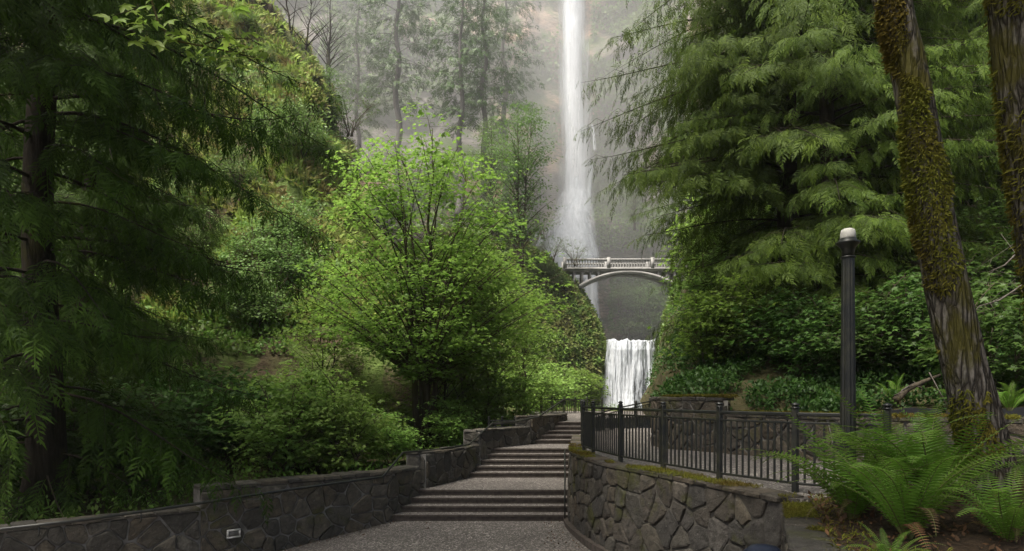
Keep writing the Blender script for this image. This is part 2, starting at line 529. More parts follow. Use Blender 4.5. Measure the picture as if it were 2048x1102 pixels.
# upper cliff amphitheatre
rows, cols = 190, 300
ys = np.linspace(720, -560, rows)
xs = np.linspace(-700, 2700, cols)
PY, PX = np.meshgrid(ys, xs, indexing='ij')
D = 106 + 10 * np.exp(-((PX - 1190) / 170.0) ** 2)
D = D - 10 * np.exp(-((PX - 850) / 180.0) ** 2) * np.clip((PY - 40) / 400, 0, 1.4)
D = D - 5 * np.clip((np.abs(PX - 1200) - 500) / 900, 0, 1)
slope = np.clip((PY - 230) / 350.0, 0, 1) * np.clip((1085 - PX) / 60.0, 0, 1)
D = D - 24 * slope
D = D + 7 * np.clip((150 - PY) / 500.0, 0, 1.5)
shelf = np.exp(-((PX - 1130) / 95.0) ** 2) * np.clip((PY - 425) / 25, 0, 1)
D = D - 5 * shelf
G0 = from_px(PX, PY, D)
# blocky basalt: ledges and buttresses
led = (vnoise(np.stack([G0[..., 0] * 0.06, 0 * PX, G0[..., 2] * 0.22], -1), 31) - 0.5) * 5.5 + np.abs(vnoise(np.stack([G0[..., 0] * 0.22, 0 * PX + 3, G0[..., 2] * 0.04], -1), 37) - 0.5) * 6.0
G0[..., 1] += led
CLIFF, CLIFFN = patch("cliff", G0, M["cliff"], 2.6, 0.13, 41, "hazy grey and tan basalt cliff behind the falls", octv=6)

# crag below the bridge, left of the lower falls
rows, cols = 120, 130
ys = np.linspace(835, 455, rows)
ss = np.linspace(0, 1.3, cols)
PY, S = np.meshgrid(ys, ss, indexing='ij')
edge_px = np.interp(PY, [455, 490, 515, 540, 562, 600, 640, 680, 720, 760, 800, 835], [1000, 1035, 1075, 1102, 1126, 1154, 1176, 1190, 1193, 1188, 1184, 1182])
over = np.maximum(0, S - 1) / 0.3
PX = 700 + (edge_px - 700) * np.minimum(S, 1) + 16 * over ** 0.5
D = 72 + 4 * np.clip((690 - PY) / 200, 0, 1.2) + 10 * over ** 1.3 - 5 * (1 - np.minimum(S, 1))
CRAG, CRAGN = patch("crag", from_px(PX, PY, D), M["crag"], 0.9, 0.35, 51, "mossy dark crag carrying the bridge beside the lower falls")

# right bank of the lower falls and the rock behind the falling water
rows, cols = 60, 60
ys = np.linspace(835, 560, rows)
ss = np.linspace(0, 1.25, cols)
PY, S = np.meshgrid(ys, ss, indexing='ij')
edge_px = np.interp(PY, [560, 640, 690, 835], [1360, 1338, 1330, 1334])
over = np.maximum(0, S - 1) / 0.25
PX = 1750 + (edge_px - 1750) * np.minimum(S, 1) - 8 * over ** 0.5
D = 71 + 6 * np.clip((690 - PY) / 130, 0, 1) + 9 * over ** 1.3
BANK, BANKN = patch("crag", from_px(PX, PY, D), M["crag"], 0.7, 0.4, 61, "overgrown rock bank right of the lower falls")
ys = np.linspace(835, 681, 40)
xs = np.linspace(1190, 1330, 40)
PY, PX = np.meshgrid(ys, xs, indexing='ij')
G0 = from_px(PX, PY, 73.3 + 0.7 * np.clip((720 - PY) / 40, 0, 1) ** 2)
G1 = np.stack([from_px(xs, np.full(40, 681.0), np.full(40, d)) for d in (76.0, 84.0, 96.0, 104.0)])
G1[..., 2] = G0[-1, 0, 2] - 0.15
ROCKF, _ = patch("rock_ledge", np.concatenate([G0, G1]), M["crag"], 0.35, 0.7, 71, "wet dark rock ledge behind the lower falls")

# ------------------------------------------------------------------ waterfalls and pools
def fall_tube(name, ys, lft, rgt, D, depth, mat, seed, sides=28, amp=0.12, edge=0.0, sub=160):
    yy = np.linspace(ys[0], ys[-1], sub)
    l, r = np.interp(yy, ys, lft), np.interp(yy, ys, rgt)
    Dn = np.interp(yy, ys, D)
    dp = np.interp(yy, ys, depth)
    a = np.linspace(0, 2 * math.pi, sides, endpoint=False)
    c = (from_px((l + r) / 2, yy, Dn))
    hw = (r - l) / 2 * Dn / FPX
    V = np.stack([c[:, 0, None] + np.cos(a)[None] * hw[:, None], c[:, 1, None] + np.sin(a)[None] * dp[:, None], np.repeat(c[:, 2, None], sides, 1)], -1)
    nz = fbm(np.stack([a[None] * 3 + 0 * V[..., 0], V[..., 2] * 0.12, 0 * V[..., 0] + seed], -1), 4, seed)
    nz2 = fbm(np.stack([np.cos(a)[None] * 2 + 0 * V[..., 0], V[..., 2] * 0.35, np.sin(a)[None] + 0 * V[..., 0]], -1), 4, seed + 9)
    V[..., 0] += np.cos(a)[None] * hw[:, None] * (nz + nz2) * 2 * amp
    V[..., 1] += np.sin(a)[None] * dp[:, None] * (nz + nz2) * 2 * amp
    e = np.abs(np.cos(a)) ** 2.2 * edge
    E = np.repeat(e[None], sub, 0)
    i = np.arange(sub - 1)[:, None] * sides + np.arange(sides)[None]
    j = np.arange(sub - 1)[:, None] * sides + (np.arange(sides)[None] + 1) % sides
    Fc = np.stack([i, j, j + sides, i + sides], -1).reshape(-1, 4)
    o0 = V.reshape(-1, 3).mean(0)
    return np_mesh(name, V.reshape(-1, 3) - o0, Fc, mat, smooth=True, extra={"edge": E.ravel()}), o0

WY = [-420, -100, 0, 100, 200, 300, 380, 425, 470, 520, 560]
me, o0 = fall_tube("upper_waterfall", WY, [1112, 1119, 1125, 1126, 1128, 1132, 1132, 1130, 1124, 1118, 1116], [1152, 1158, 1161, 1162, 1166, 1170, 1172, 1175, 1178, 1182, 1184],
                   [104] * 7 + [103, 102, 101, 101], [1.4] * 8 + [1.6, 1.8, 1.8], M["fall"], 3, edge=0.42)
uf = put("waterfall", me, None, o0)
tag(uf, "tall narrow white upper waterfall plunging down the hazy cliff", "waterfall", None, "structure")
me, o1 = fall_tube("spray_veil", WY, [1102, 1110, 1116, 1117, 1118, 1120, 1114, 1102, 1084, 1072, 1070], [1160, 1168, 1172, 1176, 1182, 1188, 1190, 1194, 1198, 1202, 1204],
                   [104] * 7 + [103, 102, 101, 101], [2.0] * 8 + [2.4, 2.6, 2.6], M["veil"], 8, edge=0.3)
put("spray", me, uf, np.array(o1) - np.array(o0))
me, o4 = fall_tube("base_fan", [310, 395, 430, 470, 515, 560], [1146, 1136, 1124, 1102, 1084, 1078], [1160, 1172, 1178, 1186, 1196, 1200], [103.9, 102.6, 101.6, 100.5, 99.5, 99.5], [0.2, 0.9, 1.3, 1.6, 1.8, 1.8], M["veil"], 21, edge=0.12, amp=0.08)
put("spray", me, uf, np.array(o4) - np.array(o0))
me, o2 = fall_tube("thin_fall", [505, 560, 620, 690], [1148, 1160, 1166, 1168], [1186, 1196, 1200, 1204], [99.5, 99, 98.5, 98], [1, 1, 1, 1], M["veil"], 5, edge=0.25)
put("lower_spray", me, uf, np.array(o2) - np.array(o0))
for k_, (x0, y0, x1, y1, w) in enumerate([(1112, 440, 1076, 492, 5), (1094, 446, 1068, 480, 3), (1182, 330, 1176, 430, 4), (1184, 250, 1190, 300, 3)]):
    me, o3 = fall_tube("rivulet", [y0, (y0 + y1) / 2, y1], [x0 - w, (x0 + 2 * x1) / 3 - w, x1 - w], [x0 + w, (x0 + 2 * x1) / 3 + w, x1 + w], [99.5, 98.8, 98.5] if k_ < 2 else [103] * 3, [0.3] * 3, M["veil"], 15 + k_, sides=10, edge=0.0, sub=30)
    put("rivulet", me, uf, np.array(o3) - np.array(o0))

# lower falls: a folded curtain over the ledge
r, c = 120, 150
t = np.linspace(0, 1, r)
PYl = np.interp(t, [0, 0.06, 1], [680, 682, 832])
lft = np.interp(PYl, [680, 700, 730, 760, 800, 832], [1213, 1213, 1209, 1205, 1200, 1197])
rgt = np.interp(PYl, [680, 760, 832], [1312, 1312, 1314])
s = np.linspace(-1, 1, c)
PXg = (lft + rgt)[:, None] / 2 + (rgt - lft)[:, None] / 2 * s[None]
PYg = np.repeat(PYl[:, None], c, 1)
lip = 5.0 * (vnoise(np.stack([s * 6, 0 * s, 0 * s], -1), 4) - 0.5) + 3.0 * (vnoise(np.stack([s * 19, 0 * s, 0 * s], -1), 6) - 0.5)
PYg = PYg + lip[None] * np.exp(-t * 14)[:, None]
Dg = 73.0 - 0.9 * np.minimum(t * 6, 1)[:, None] ** 0.5 - 0.8 * t[:, None] ** 2 + 1.3 * np.abs(s)[None] ** 4
G0 = from_px(PXg, PYg, Dg)
fold = fbm(np.stack([PXg * 0.17 + 0.5 * fbm(np.stack([PXg * 0.05, PYg * 0.03, 0 * PXg], -1), 3, 5), PYg * 0.012, 0 * PXg], -1), 6, 77)
G0[..., 1] += fold * 0.9
top = np.stack([np.stack([G0[0, :, 0], G0[0, :, 1] + d, G0[0, :, 2] + 0.05 + 0 * s], -1) for d in (8, 3, 1.0)])
G0 = np.concatenate([top, G0])
e = np.repeat((0.16 * np.abs(s) ** 6)[None], r + 3, 0)
rag = np.clip((vnoise(np.stack([s * 5, 0 * s, 0 * s], -1), 12) - 0.62) * 0.7, 0, 1)
e = e + np.concatenate([np.zeros(3), t ** 0.5])[:, None] * rag[None]
o0 = G0.reshape(-1, 3).mean(0)
lf = put("waterfall", np_mesh("lower_waterfall", G0.reshape(-1, 3) - o0, grid_faces(r + 3, c), M["lower_fall"], smooth=True, extra={"edge": e.ravel()}), None, o0)
tag(lf, "wide white lower waterfall curtain below the arched bridge", "waterfall", None, "structure")

def disc(name, pts, z, mat, label):
    V = [(x, y, z) for x, y in pts]
    return tag(put(name, py_mesh(name, V, [list(range(len(V)))], mat)), label, None, None, "structure")
disc("water", [(P(1202, 700, 98)[0] - 10, 73.5), (20, 74.5), (24, 104), (5, 104)], 9.28, M["pool"], "dark pool between the upper and lower falls")
disc("water", [(3, 46), (19, 46), (20, 74), (8, 74), (2, 60)], 1.6, M["pool"], "churned pool at the foot of the lower falls")

# ------------------------------------------------------------------ arched bridge
BD = 80.0
sc = BD / FPX
def bx(px): return (px - CX) * sc
def bz(py): return EYE_Z + (HY - py) * sc
bridge = empty("footbridge", (bx(1254), BD, bz(575)), 0, "pale concrete arched footbridge with balustrade in front of the upper waterfall", "bridge")
BO = np.array(bridge.location)
def bpart(name, V, Fc, mat=M["bridge"]):
    V = np.asarray(V, float) - BO
    return put(name, np_mesh(name, V, np.asarray(Fc), mat), bridge)
bpart("deck", *box_vf(bx(1128), bx(1430), BD - 1.35, BD + 1.35, bz(545.5), bz(541)))
bpart("cornice", *box_vf(bx(1128), bx(1430), BD - 1.5, BD - 1.353, bz(543), bz(540.5)))
def arch_rib(y0, y1):
    n = 40
    xx = np.linspace(-1, 1, n)
    X = bx(1254 + 98 * xx)
    lo = bz(549.6 + 30.5 * np.abs(xx) ** 2.1)
    hi = bz(545.7 + 27 * np.abs(xx) ** 2.1)
    V = np.concatenate([np.stack([X, np.full(n, y), z], -1) for z in (lo, hi) for y in (y0, y1)])
    f = []
    for i in range(n - 1):
        a, b, c_, d = i, n + i, 2 * n + i, 3 * n + i
        f += [(a, a + 1, c_ + 1, c_), (b, d, d + 1, b + 1), (a, b, b + 1, a + 1), (c_, c_ + 1, d + 1, d)]
    return V, f
bpart("arch", *arch_rib(BD - 1.42, BD - 0.65))
bpart("arch", *arch_rib(BD + 0.65, BD + 1.25))
for px in (1147, 1163, 1179, 1195, 1313, 1329, 1345, 1361):
    ax = abs(px - 1254) / 98.0
    zb = bz(545 + 27 * min(ax, 1.15) ** 2.1)
    bpart("spandrel_column", *box_vf(bx(px - 1.6), bx(px + 1.6), BD - 1.2, BD + 1.2, zb - 0.1, bz(545.6)))
for x0, x1 in ((1149, 1161), (1165, 1177), (1181, 1193), (1315, 1327), (1331, 1343)):   # rounded heads of the openings
    n = 9
    aa = np.linspace(0, math.pi, n)
    X = bx((x0 + x1) / 2) - np.cos(aa) * (bx(x1) - bx(x0)) / 2
    Z = bz(552) + np.sin(aa) * (bz(547) - bz(552))
    V = np.concatenate([np.stack([X, np.full(n, y), z], -1) for z in (Z, np.full(n, bz(545.4))) for y in (BD - 1.15, BD - 0.7)])
    f = []
    for i in range(n - 1):
        a, b, c_, d = i, n + i, 2 * n + i, 3 * n + i
        f += [(a, a + 1, c_ + 1, c_), (b, d, d + 1, b + 1), (a, b, b + 1, a + 1), (c_, c_ + 1, d + 1, d)]
    bpart("arch_head", V, f)
bal_prof = [(0.09, 0.0), (0.09, 0.12), (0.055, 0.2), (0.1, 0.42), (0.055, 0.68), (0.085, 0.76), (0.085, 0.86)]
V, Fc = tube_vf([(0, 0, z) for _, z in bal_prof], [r_ for r_, _ in bal_prof], 6)
bal_me = np_mesh("baluster", V, Fc, M["bridge"], smooth=True)
for yy in (BD - 1.3, BD + 1.3):
    bpart("handrail", *box_vf(bx(1128), bx(1430), yy - 0.15, yy + 0.15, bz(525), bz(522)))
    bpart("plinth", *box_vf(bx(1128), bx(1430), yy - 0.14, yy + 0.14, bz(540.9), bz(539)))
    for px in np.arange(1130, 1430, 5.4):
        if min(abs(px - q) for q in (1128, 1214, 1300, 1386, 1430)) > 4:
            put("baluster", bal_me, bridge, (bx(px) - BO[0], yy - BO[1], bz(539) - BO[2]))
    for px in (1128, 1214, 1300, 1386, 1430):
        bpart("pier", *box_vf(bx(px - 3.2), bx(px + 3.2), yy - 0.2, yy + 0.2, bz(541.2), bz(519.5)))

# ------------------------------------------------------------------ paving, stairs, terrace
def poly_prism(name, pts, z0, z1, mat, parent=None, off=(0, 0, 0), side_mat=None):
    n = len(pts)
    zt = z1 if hasattr(z1, "__len__") else [z1] * n
    V = [(x, y, z0) for x, y in pts] + [(x, y, z) for (x, y), z in zip(pts, zt)]
    V = np.array(V, float) - np.array(off)
    f = [tuple(range(n, 2 * n)), tuple(range(n - 1, -1, -1))] + [(i, (i + 1) % n, n + (i + 1) % n, n + i) for i in range(n)]
    me = py_mesh(name, V, f, mat)
    if side_mat:
        me.materials.append(side_mat)
        for i, p in enumerate(me.polygons):
            if i > 0:
                p.material_index = 1
    return put(name, me, parent)

# lower pavement: slopes down to the left and towards the camera
def pave_z(x, y):
    return -0.115 * max(0.0, -2.7 - x) - 0.02 * max(0.0, 15.4 - y)
px_, py_ = np.linspace(-12, 5.5, 40), np.linspace(2, 15.6, 40)
G0 = np.array([[(x, y, pave_z(x, y)) for x in px_] for y in py_])
tag(put("pavement", np_mesh("pavement", G0.reshape(-1, 3), grid_faces(40, 40), M["aggregate"], smooth=True)), "grey exposed aggregate pavement at the foot of the stairs", kind="structure")

stair = empty("stairs", (-0.6, 15.4, 0), 0, "broad flight of dark aggregate concrete steps climbing towards the falls", "stairs")
SO = np.array(stair.location)
def xr(d): return float(np.interp(d, [15, 19.7, 23.6, 27], [1.6, 2.1, 2.6, 3.0]))
def step(name, d0, d1, z):
    """tread slab proud of its riser block"""
    pts = [(xl(d0) - 0.2, d0), (xr(d0), d0), (xr(d1), d1), (xl(d1) - 0.2, d1)]
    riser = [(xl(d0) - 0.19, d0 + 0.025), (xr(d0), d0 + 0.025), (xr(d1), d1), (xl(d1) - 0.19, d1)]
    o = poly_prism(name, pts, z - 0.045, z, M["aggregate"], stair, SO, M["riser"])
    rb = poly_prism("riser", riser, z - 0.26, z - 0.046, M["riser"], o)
    rb.data.transform(__import__("mathutils").Matrix.Translation(tuple(-SO)))
z, d = 0.0, 15.4
for nstep, rise, tread, land in ((4, 0.15, 0.34, 2.45), (5, 0.15, 0.33, 1.9), (5, 0.14, 0.33, 3.2)):
    for i in range(nstep):
        z += rise
        last = i == nstep - 1
        step("landing" if last else "step", d, d + (land if last else tread) + 0.06, z)
        d += land if last else tread
TOPZ = z
tag(poly_prism("upper_platform", [(1.5, d - 0.1), (3.3, d - 0.1), (7.2, 32), (9.5, 42), (1.2, 42)], 0.5, TOPZ - 0.006, M["aggregate"]), "upper paved platform beyond the stairs", kind="structure")

# terrace / ramp behind the curved wall
FACE = [(2.05, 21.5), (1.66, 18), (1.46, 16), (1.40, 15), (1.50, 13.9), (1.78, 12.5), (2.30, 11.1), (2.88, 9.6), (3.38, 8.1)]
def smooth_poly(pts, n=60):
    pts = np.array(pts, float)
    seg = np.r_[0, np.cumsum(np.linalg.norm(np.diff(pts, axis=0), axis=1))]
    out = []
    m = len(pts)
    for t_ in np.linspace(0, seg[-1], n):
        i = min(max(np.searchsorted(seg, t_) - 1, 0), m - 2)
        f_ = (t_ - seg[i]) / (seg[i + 1] - seg[i])
        p0, p1, p2, p3 = pts[max(i - 1, 0)], pts[i], pts[i + 1], pts[min(i + 2, m - 1)]
        out.append(0.5 * (2 * p1 + (p2 - p0) * f_ + (2 * p0 - 5 * p1 + 4 * p2 - p3) * f_ ** 2 + (3 * p1 - p0 - 3 * p2 + p3) * f_ ** 3))
    return np.array(out)
FACE_S = smooth_poly(FACE)
TERZ = 1.68
pts = [(x + 0.12, y + 0.02) for x, y in FACE_S] + [(7.5, 8.5), (9.5, 11.5), (5.2, 16.5), (7.5, 27), (3.2, 27)]
tag(poly_prism("ramp_floor", pts, 0.3, TERZ - 0.02, M["aggregate"]), "paved ramp terrace behind the curved stone wall", kind="structure")
# kerb at the foot of the curved wall
kc = FACE_S[18:]
nrm = unit(np.stack([np.gradient(kc[:, 1]), -np.gradient(kc[:, 0])], -1))
outer = kc + nrm * 0.19
poly = [tuple(p) for p in outer] + [tuple(p) for p in (kc - nrm * 0.05)[::-1]]
tag(poly_prism("kerb", poly, -0.3, 0.09, M["riser"]), "low worn kerb at the foot of the curved wall", kind="structure")

# ------------------------------------------------------------------ stone walls
def clip(poly, nx, ny, c):
    """keep the side nx*x+ny*y<=c"""
    out = []
    for i in range(len(poly)):
        a, b = poly[i], poly[(i + 1) % len(poly)]
        da, db = nx * a[0] + ny * a[1] - c, nx * b[0] + ny * b[1] - c
        if da <= 0:
            out.append(a)
        if (da < 0 < db) or (db < 0 < da):
            t_ = da / (da - db)
            out.append((a[0] + (b[0] - a[0]) * t_, a[1] + (b[1] - a[1]) * t_))
    return out

def cells(L, z0, z1, sx, sz, rng):
    seeds = []
    nr = max(1, round((z1 - z0) / sz))
    for j in range(nr):
        nc = max(1, round(L / (sx * rng.uniform(0.85, 1.2))))
        for i in range(nc):
            if rng.random() < 0.2:
                continue
            seeds.append(((i + 0.5 + rng.uniform(-0.5, 0.5) + 0.5 * (j % 2) - 0.25) * L / nc, z0 + (j + 0.5 + rng.uniform(-0.36, 0.36)) * (z1 - z0) / nr))
    S = np.array(seeds)
    out = []
    for k_, (x, y) in enumerate(seeds):
        poly = [(max(0, x - 2 * sx), max(z0, y - 2 * sz)), (min(L, x + 2 * sx), max(z0, y - 2 * sz)), (min(L, x + 2 * sx), min(z1, y + 2 * sz)), (max(0, x - 2 * sx), min(z1, y + 2 * sz))]
        d_ = np.abs(S - (x, y)).max(1)
        for q in np.argsort(d_)[1:22]:
            vx, vy = S[q] - (x, y)
            poly = clip(poly, vx, vy, vx * (x + vx / 2) + vy * (y + vy / 2))
            if len(poly) < 3:
                break
        if len(poly) >= 3:
            out.append(poly)
    return out

def inset(poly, dist):
    """inset a convex polygon (counter-clockwise or not) by a fixed distance"""
    c = np.mean(poly, axis=0)
    res = list(poly)
    for i in range(len(poly)):
        a, b = np.array(poly[i]), np.array(poly[(i + 1) % len(poly)])
        e_ = b - a
        l = np.hypot(*e_)
        if l < 1e-6:
            continue
        n_ = np.array((e_[1], -e_[0])) / l
        if np.dot(n_, c - a) > 0:
            n_ = -n_
        res = clip(res, n_[0], n_[1], float(np.dot(n_, a) - dist))
        if len(res) < 3:
            return []
    return res

def soften(poly, q=0.13):
    out = []
    for i in range(len(poly)):
        a, b = np.array(poly[i]), np.array(poly[(i + 1) % len(poly)])
        out += [a + (b - a) * q, a + (b - a) * (1 - q)]
    return out

def stone_wall(label, plan, z0, z1, mat, seed, sx=0.36, sz=0.27, thick=0.4, batter=0.0, coping=None, cop_mat=None, max_parts=300, closed_top=True, cap_h=0.0, proud=0.05):
    """mortar core with single stones set proud of it, along a plan polyline (outer face on its right-hand side)"""
    rng = np.random.default_rng(seed)
    plan = np.array(plan, float)
    seg = np.r_[0, np.cumsum(np.linalg.norm(np.diff(plan, axis=0), axis=1))]
    L = seg[-1]
    dirs = unit(np.diff(plan, axis=0))
    nrm = np.stack([dirs[:, 1], -dirs[:, 0]], -1)
    vn = np.concatenate([nrm[:1], unit(nrm[1:] + nrm[:-1]), nrm[-1:]])
    org = np.array((plan[0][0], plan[0][1], z0))
    root = empty("stone_wall", org, 0, label, "wall")
    def at(u, z, depth):
        i = int(np.clip(np.searchsorted(seg, u) - 1, 0, len(dirs) - 1))
        f_ = np.clip((u - seg[i]) / (seg[i + 1] - seg[i]), 0, 1)
        p = plan[i] * (1 - f_) + plan[i + 1] * f_
        n_ = vn[i] * (1 - f_) + vn[i + 1] * f_ if len(plan) > 12 else nrm[i]
        q = p + n_ * (depth + batter * (z1 - z))
        return np.array((q[0], q[1], z)) - org
    # core
    m = len(plan)
    V = []
    for z, d_ in ((z0, batter * (z1 - z0)), (z1, 0.0), (z1, -thick), (z0, -thick)):
        for p, n_ in zip(plan, vn):
            q = p + n_ * d_
            V.append((q[0] - org[0], q[1] - org[1], z - org[2]))
    f = []
    for i in range(m - 1):
        for a in range(4):
            b = (a + 1) % 4
            f.append((a * m + i, a * m + i + 1, b * m + i + 1, b * m + i))
    f += [(0, m, 2 * m, 3 * m), (m - 1, 4 * m - 1, 3 * m - 1, 2 * m - 1)]
    put("core", py_mesh("wall_core", V, f, M["mortar_dark"] if isinstance(mat, list) else M["mortar"]), root)
    # stones
    todo = []
    corners = [0.0] + [seg[i] for i in range(1, m - 1) if np.dot(dirs[i - 1], dirs[i]) < 0.7] + [L]
    for a, b in zip(corners[:-1], corners[1:]):
        for poly in cells(b - a, z0, z1 - cap_h, sx, sz, rng):
            todo.append([(x + a, y) for x, y in poly])
    for poly in todo[:max_parts]:
        p0 = inset(poly, rng.uniform(0.006, 0.016))
        if len(p0) < 3:
            continue
        p0 = soften(p0)
        h = proud * rng.uniform(0.5, 1.2)
        p1, p2 = [], []
        c = np.mean(p0, axis=0)
        ext = np.abs(np.array(p0) - c).max()
        for q in p0:
            p1.append(c + (q - c) * (1 - min(0.5, 0.012 / ext)))
            p2.append(c + (q - c) * (1 - min(0.6, rng.uniform(0.03, 0.06) / ext)))
        tilt = rng.uniform(-0.1, 0.1, 2)
        V, n_ = [], len(p0)
        for ring, hh in ((p0, -0.01), (p1, 0.72 * h), (p2, h)):
            for q in ring:
                V.append(at(q[0], q[1], hh + (np.dot(tilt, q - c) + rng.uniform(-0.006, 0.006) if hh > 0 else 0)))
        V.append(at(c[0], c[1], h + rng.uniform(-0.004, 0.014)))
        f = []
        for i in range(n_):
            j = (i + 1) % n_
            f += [(i, j, n_ + j, n_ + i), (n_ + i, n_ + j, 2 * n_ + j, 2 * n_ + i), (2 * n_ + i, 2 * n_ + j, 3 * n_)]
        V = np.array(V)
        ce = V.mean(0)
        mt = mat[int(rng.random() * len(mat))] if isinstance(mat, list) else mat
        put("stone", py_mesh("stone", V - ce, f, mt), root, ce)
    # coping stones lying across the top
    if coping:
        u = 0.0
        while u < L - 0.08:
            w = min(rng.uniform(0.28, 0.6), L - u)
            a0, a1 = at(u + 0.008, z1, 0.05), at(u + w - 0.008, z1, 0.05)
            b0, b1 = at(u + 0.008, z1, -thick - 0.02), at(u + w - 0.008, z1, -thick - 0.02)
            hh = coping * rng.uniform(0.8, 1.15)
            V = []
            for pnt in (a0, a1, b1, b0):
                V.append(pnt + rng.uniform(-0.012, 0.012, 3) * (1, 1, 0) + (0, 0, 0.002))
            mid = [pnt + rng.uniform(-0.01, 0.01, 3) + (0, 0, hh * 0.75) for pnt in (a0, a1, b1, b0)]
            ce = (a0 + a1 + b0 + b1) / 4
            topv = [p_ + (ce - p_) * 0.1 + rng.uniform(-0.008, 0.008, 3) + (0, 0, hh) for p_ in (a0, a1, b1, b0)]
            V = V + mid + topv
            f = [(3, 2, 1, 0), (8, 9, 10, 11)]
            for a in (0, 4):
                for i in range(4):
                    j = (i + 1) % 4
                    f.append((a + i, a + j, a + 4 + j, a + 4 + i))
            V = np.array(V)
            cc = V.mean(0)
            put("coping_stone", py_mesh("coping_stone", V - cc, f, cop_mat or (mat[0] if isinstance(mat, list) else mat)), root, cc)
            u += w
    return root

# walls left of the stairs, stepping up
A = np.array((-2.89, 15.4)); B = np.array((-6.05, 12.6))
dirAB = unit(A - B)
low_end = B - dirAB * 5.2
stone_wall("low stretch of stone wall in the bottom corner with handrail along its top", [low_end, B], -1.6, 0.74, M["stone"], 101, coping=0.07)
stone_wall("stone wall with small white light set in it, below the first steps", [B, A, (-2.36, 16.5)], -0.75, 1.12, M["stone"], 102, coping=0.09, thick=0.42)
def tier(label, d0, d1, z0, z1, seed, th=0.5):
    x0, x1 = xl(d0), xl(d1)
    mid = [(xl(q), q) for q in (d0 + (d1 - d0) * 0.33, d0 + (d1 - d0) * 0.66)]
    stone_wall(label, [(x0 - th, d0), (x0, d0), *mid, (x1, d1)], z0, z1, M["stone"], seed, coping=0.06, thick=0.45)
tier("stone wall tier beside the first landing in front of the maple trunks", 16.75, 19.45, -0.1, 1.46, 103)
tier("stone wall tier beside the second flight of steps", 19.5, 21.9, 0.5, 1.9, 104)
tier("uppermost mossy stone wall tier beside the third flight of steps", 21.95, 25.4, 1.0, 2.26, 105)
# curved retaining wall on the right
RMAT = [M["stone_mossy"], M["stone_mossy"], M["stone_brown"], M["stone"]]
rw = stone_wall("tall curved mossy stone retaining wall below the black fence", FACE_S, -0.35, TERZ - 0.06, RMAT, 106, sx=0.27, sz=0.31, thick=0.35, batter=0.03, coping=0.07, cop_mat=M["stone_brown"], max_parts=420)
# wall behind the ramp
stone_wall("tall moss capped block of stone wall behind the black fence", [(3.72, 17.2), (3.78, 16.2), (4.9, 14.75), (5.05, 15.3)], TERZ - 0.1, 2.86, M["stone_brown"], 107, sx=0.3, sz=0.26, coping=0.08, cop_mat=M["stone_mossy"])
stone_wall("long stone wall behind the ramp topped with moss and leafy plants", [(4.86, 14.7), (5.9, 13.3), (7.0, 12.0), (8.6, 11.0), (10.5, 10.4)], TERZ - 0.1, 2.5, M["stone_brown"], 108, sx=0.32, sz=0.26, coping=0.08, cop_mat=M["stone_mossy"])
# planter ledge in front of the lamp
stone_wall("moss topped planter wall at the foot of the ferns", [(3.46, 8.2), (2.5, 5.75), (2.9, 5.1), (6.5, 4.2)], -0.6, 1.53, RMAT, 109, sx=0.32, sz=0.3, thick=0.42, coping=0.07, cop_mat=M["stone_mossy"])
# soil of the planter, rising to the big trunk
def soil_z(x, y):
    c = P(1965, 950, 7.0)
    dd = math.hypot(x - c[0], y - c[1])
    return 1.56 + 0.34 * math.exp(-(dd / 1.5) ** 2) + 0.05 * max(0, x - 4.0)
sx_, sy_ = np.linspace(0, 1, 40), np.linspace(0, 1, 40)
G0 = np.zeros((40, 40, 3))
for i, t_ in enumerate(sy_):
    yy = 4.3 + t_ * 4.3
    x0 = np.interp(yy, [4.3, 5.1, 5.75, 8.2, 8.6], [6.2, 3.2, 2.85, 3.75, 3.95])
    for j, s_ in enumerate(sx_):
        x = x0 + s_ * (11 - x0)
        G0[i, j] = (x, yy, soil_z(x, yy))
G0[1:, 1:, 2] += fbm(G0[1:, 1:] * 3.0, 4, 8) * 0.14
SOIL, SOILN = G0, grid_normals(G0, (0, 0, 1))
tag(put("soil", np_mesh("soil", G0.reshape(-1, 3), grid_faces(40, 40), M["soil"], smooth=True)), "dark bare soil under the ferns and leaning trunk", kind="structure")

# ------------------------------------------------------------------ fences, handrails, lamp, wall light, bin
V, Fc = bevel_box_vf(0.027, 0.027, 1.0, 0.004)
PICKET = py_mesh("picket", V, Fc, M["metal"])
V, Fc = bevel_box_vf(0.075, 0.075, 1.0, 0.008)
POST = py_mesh("post", V, Fc, M["metal"])
cv = [(0.05, 0.0), (0.05, 0.02), (0.036, 0.025), (0.036, 0.04), (0.052, 0.045), (0.052, 0.06), (0.01, 0.085)]
V, Fc = tube_vf([(0, 0, z) for _, z in cv], [r_ * 1.18 for r_, _ in cv], 4)
ca, sa = math.cos(math.pi / 4), math.sin(math.pi / 4)
V = np.stack([V[:, 0] * ca - V[:, 1] * sa, V[:, 0] * sa + V[:, 1] * ca, V[:, 2]], -1)
CAP = np_mesh("post_cap", V, Fc, M["metal"])
V, Fc = bevel_box_vf(1.0, 0.055, 0.05, 0.01)
RAIL = py_mesh("top_rail", V, Fc, M["metal"])
V, Fc = bevel_box_vf(1.0, 0.03, 0.03, 0.005)
RAIL2 = py_mesh("rail", V, Fc, M["metal"])

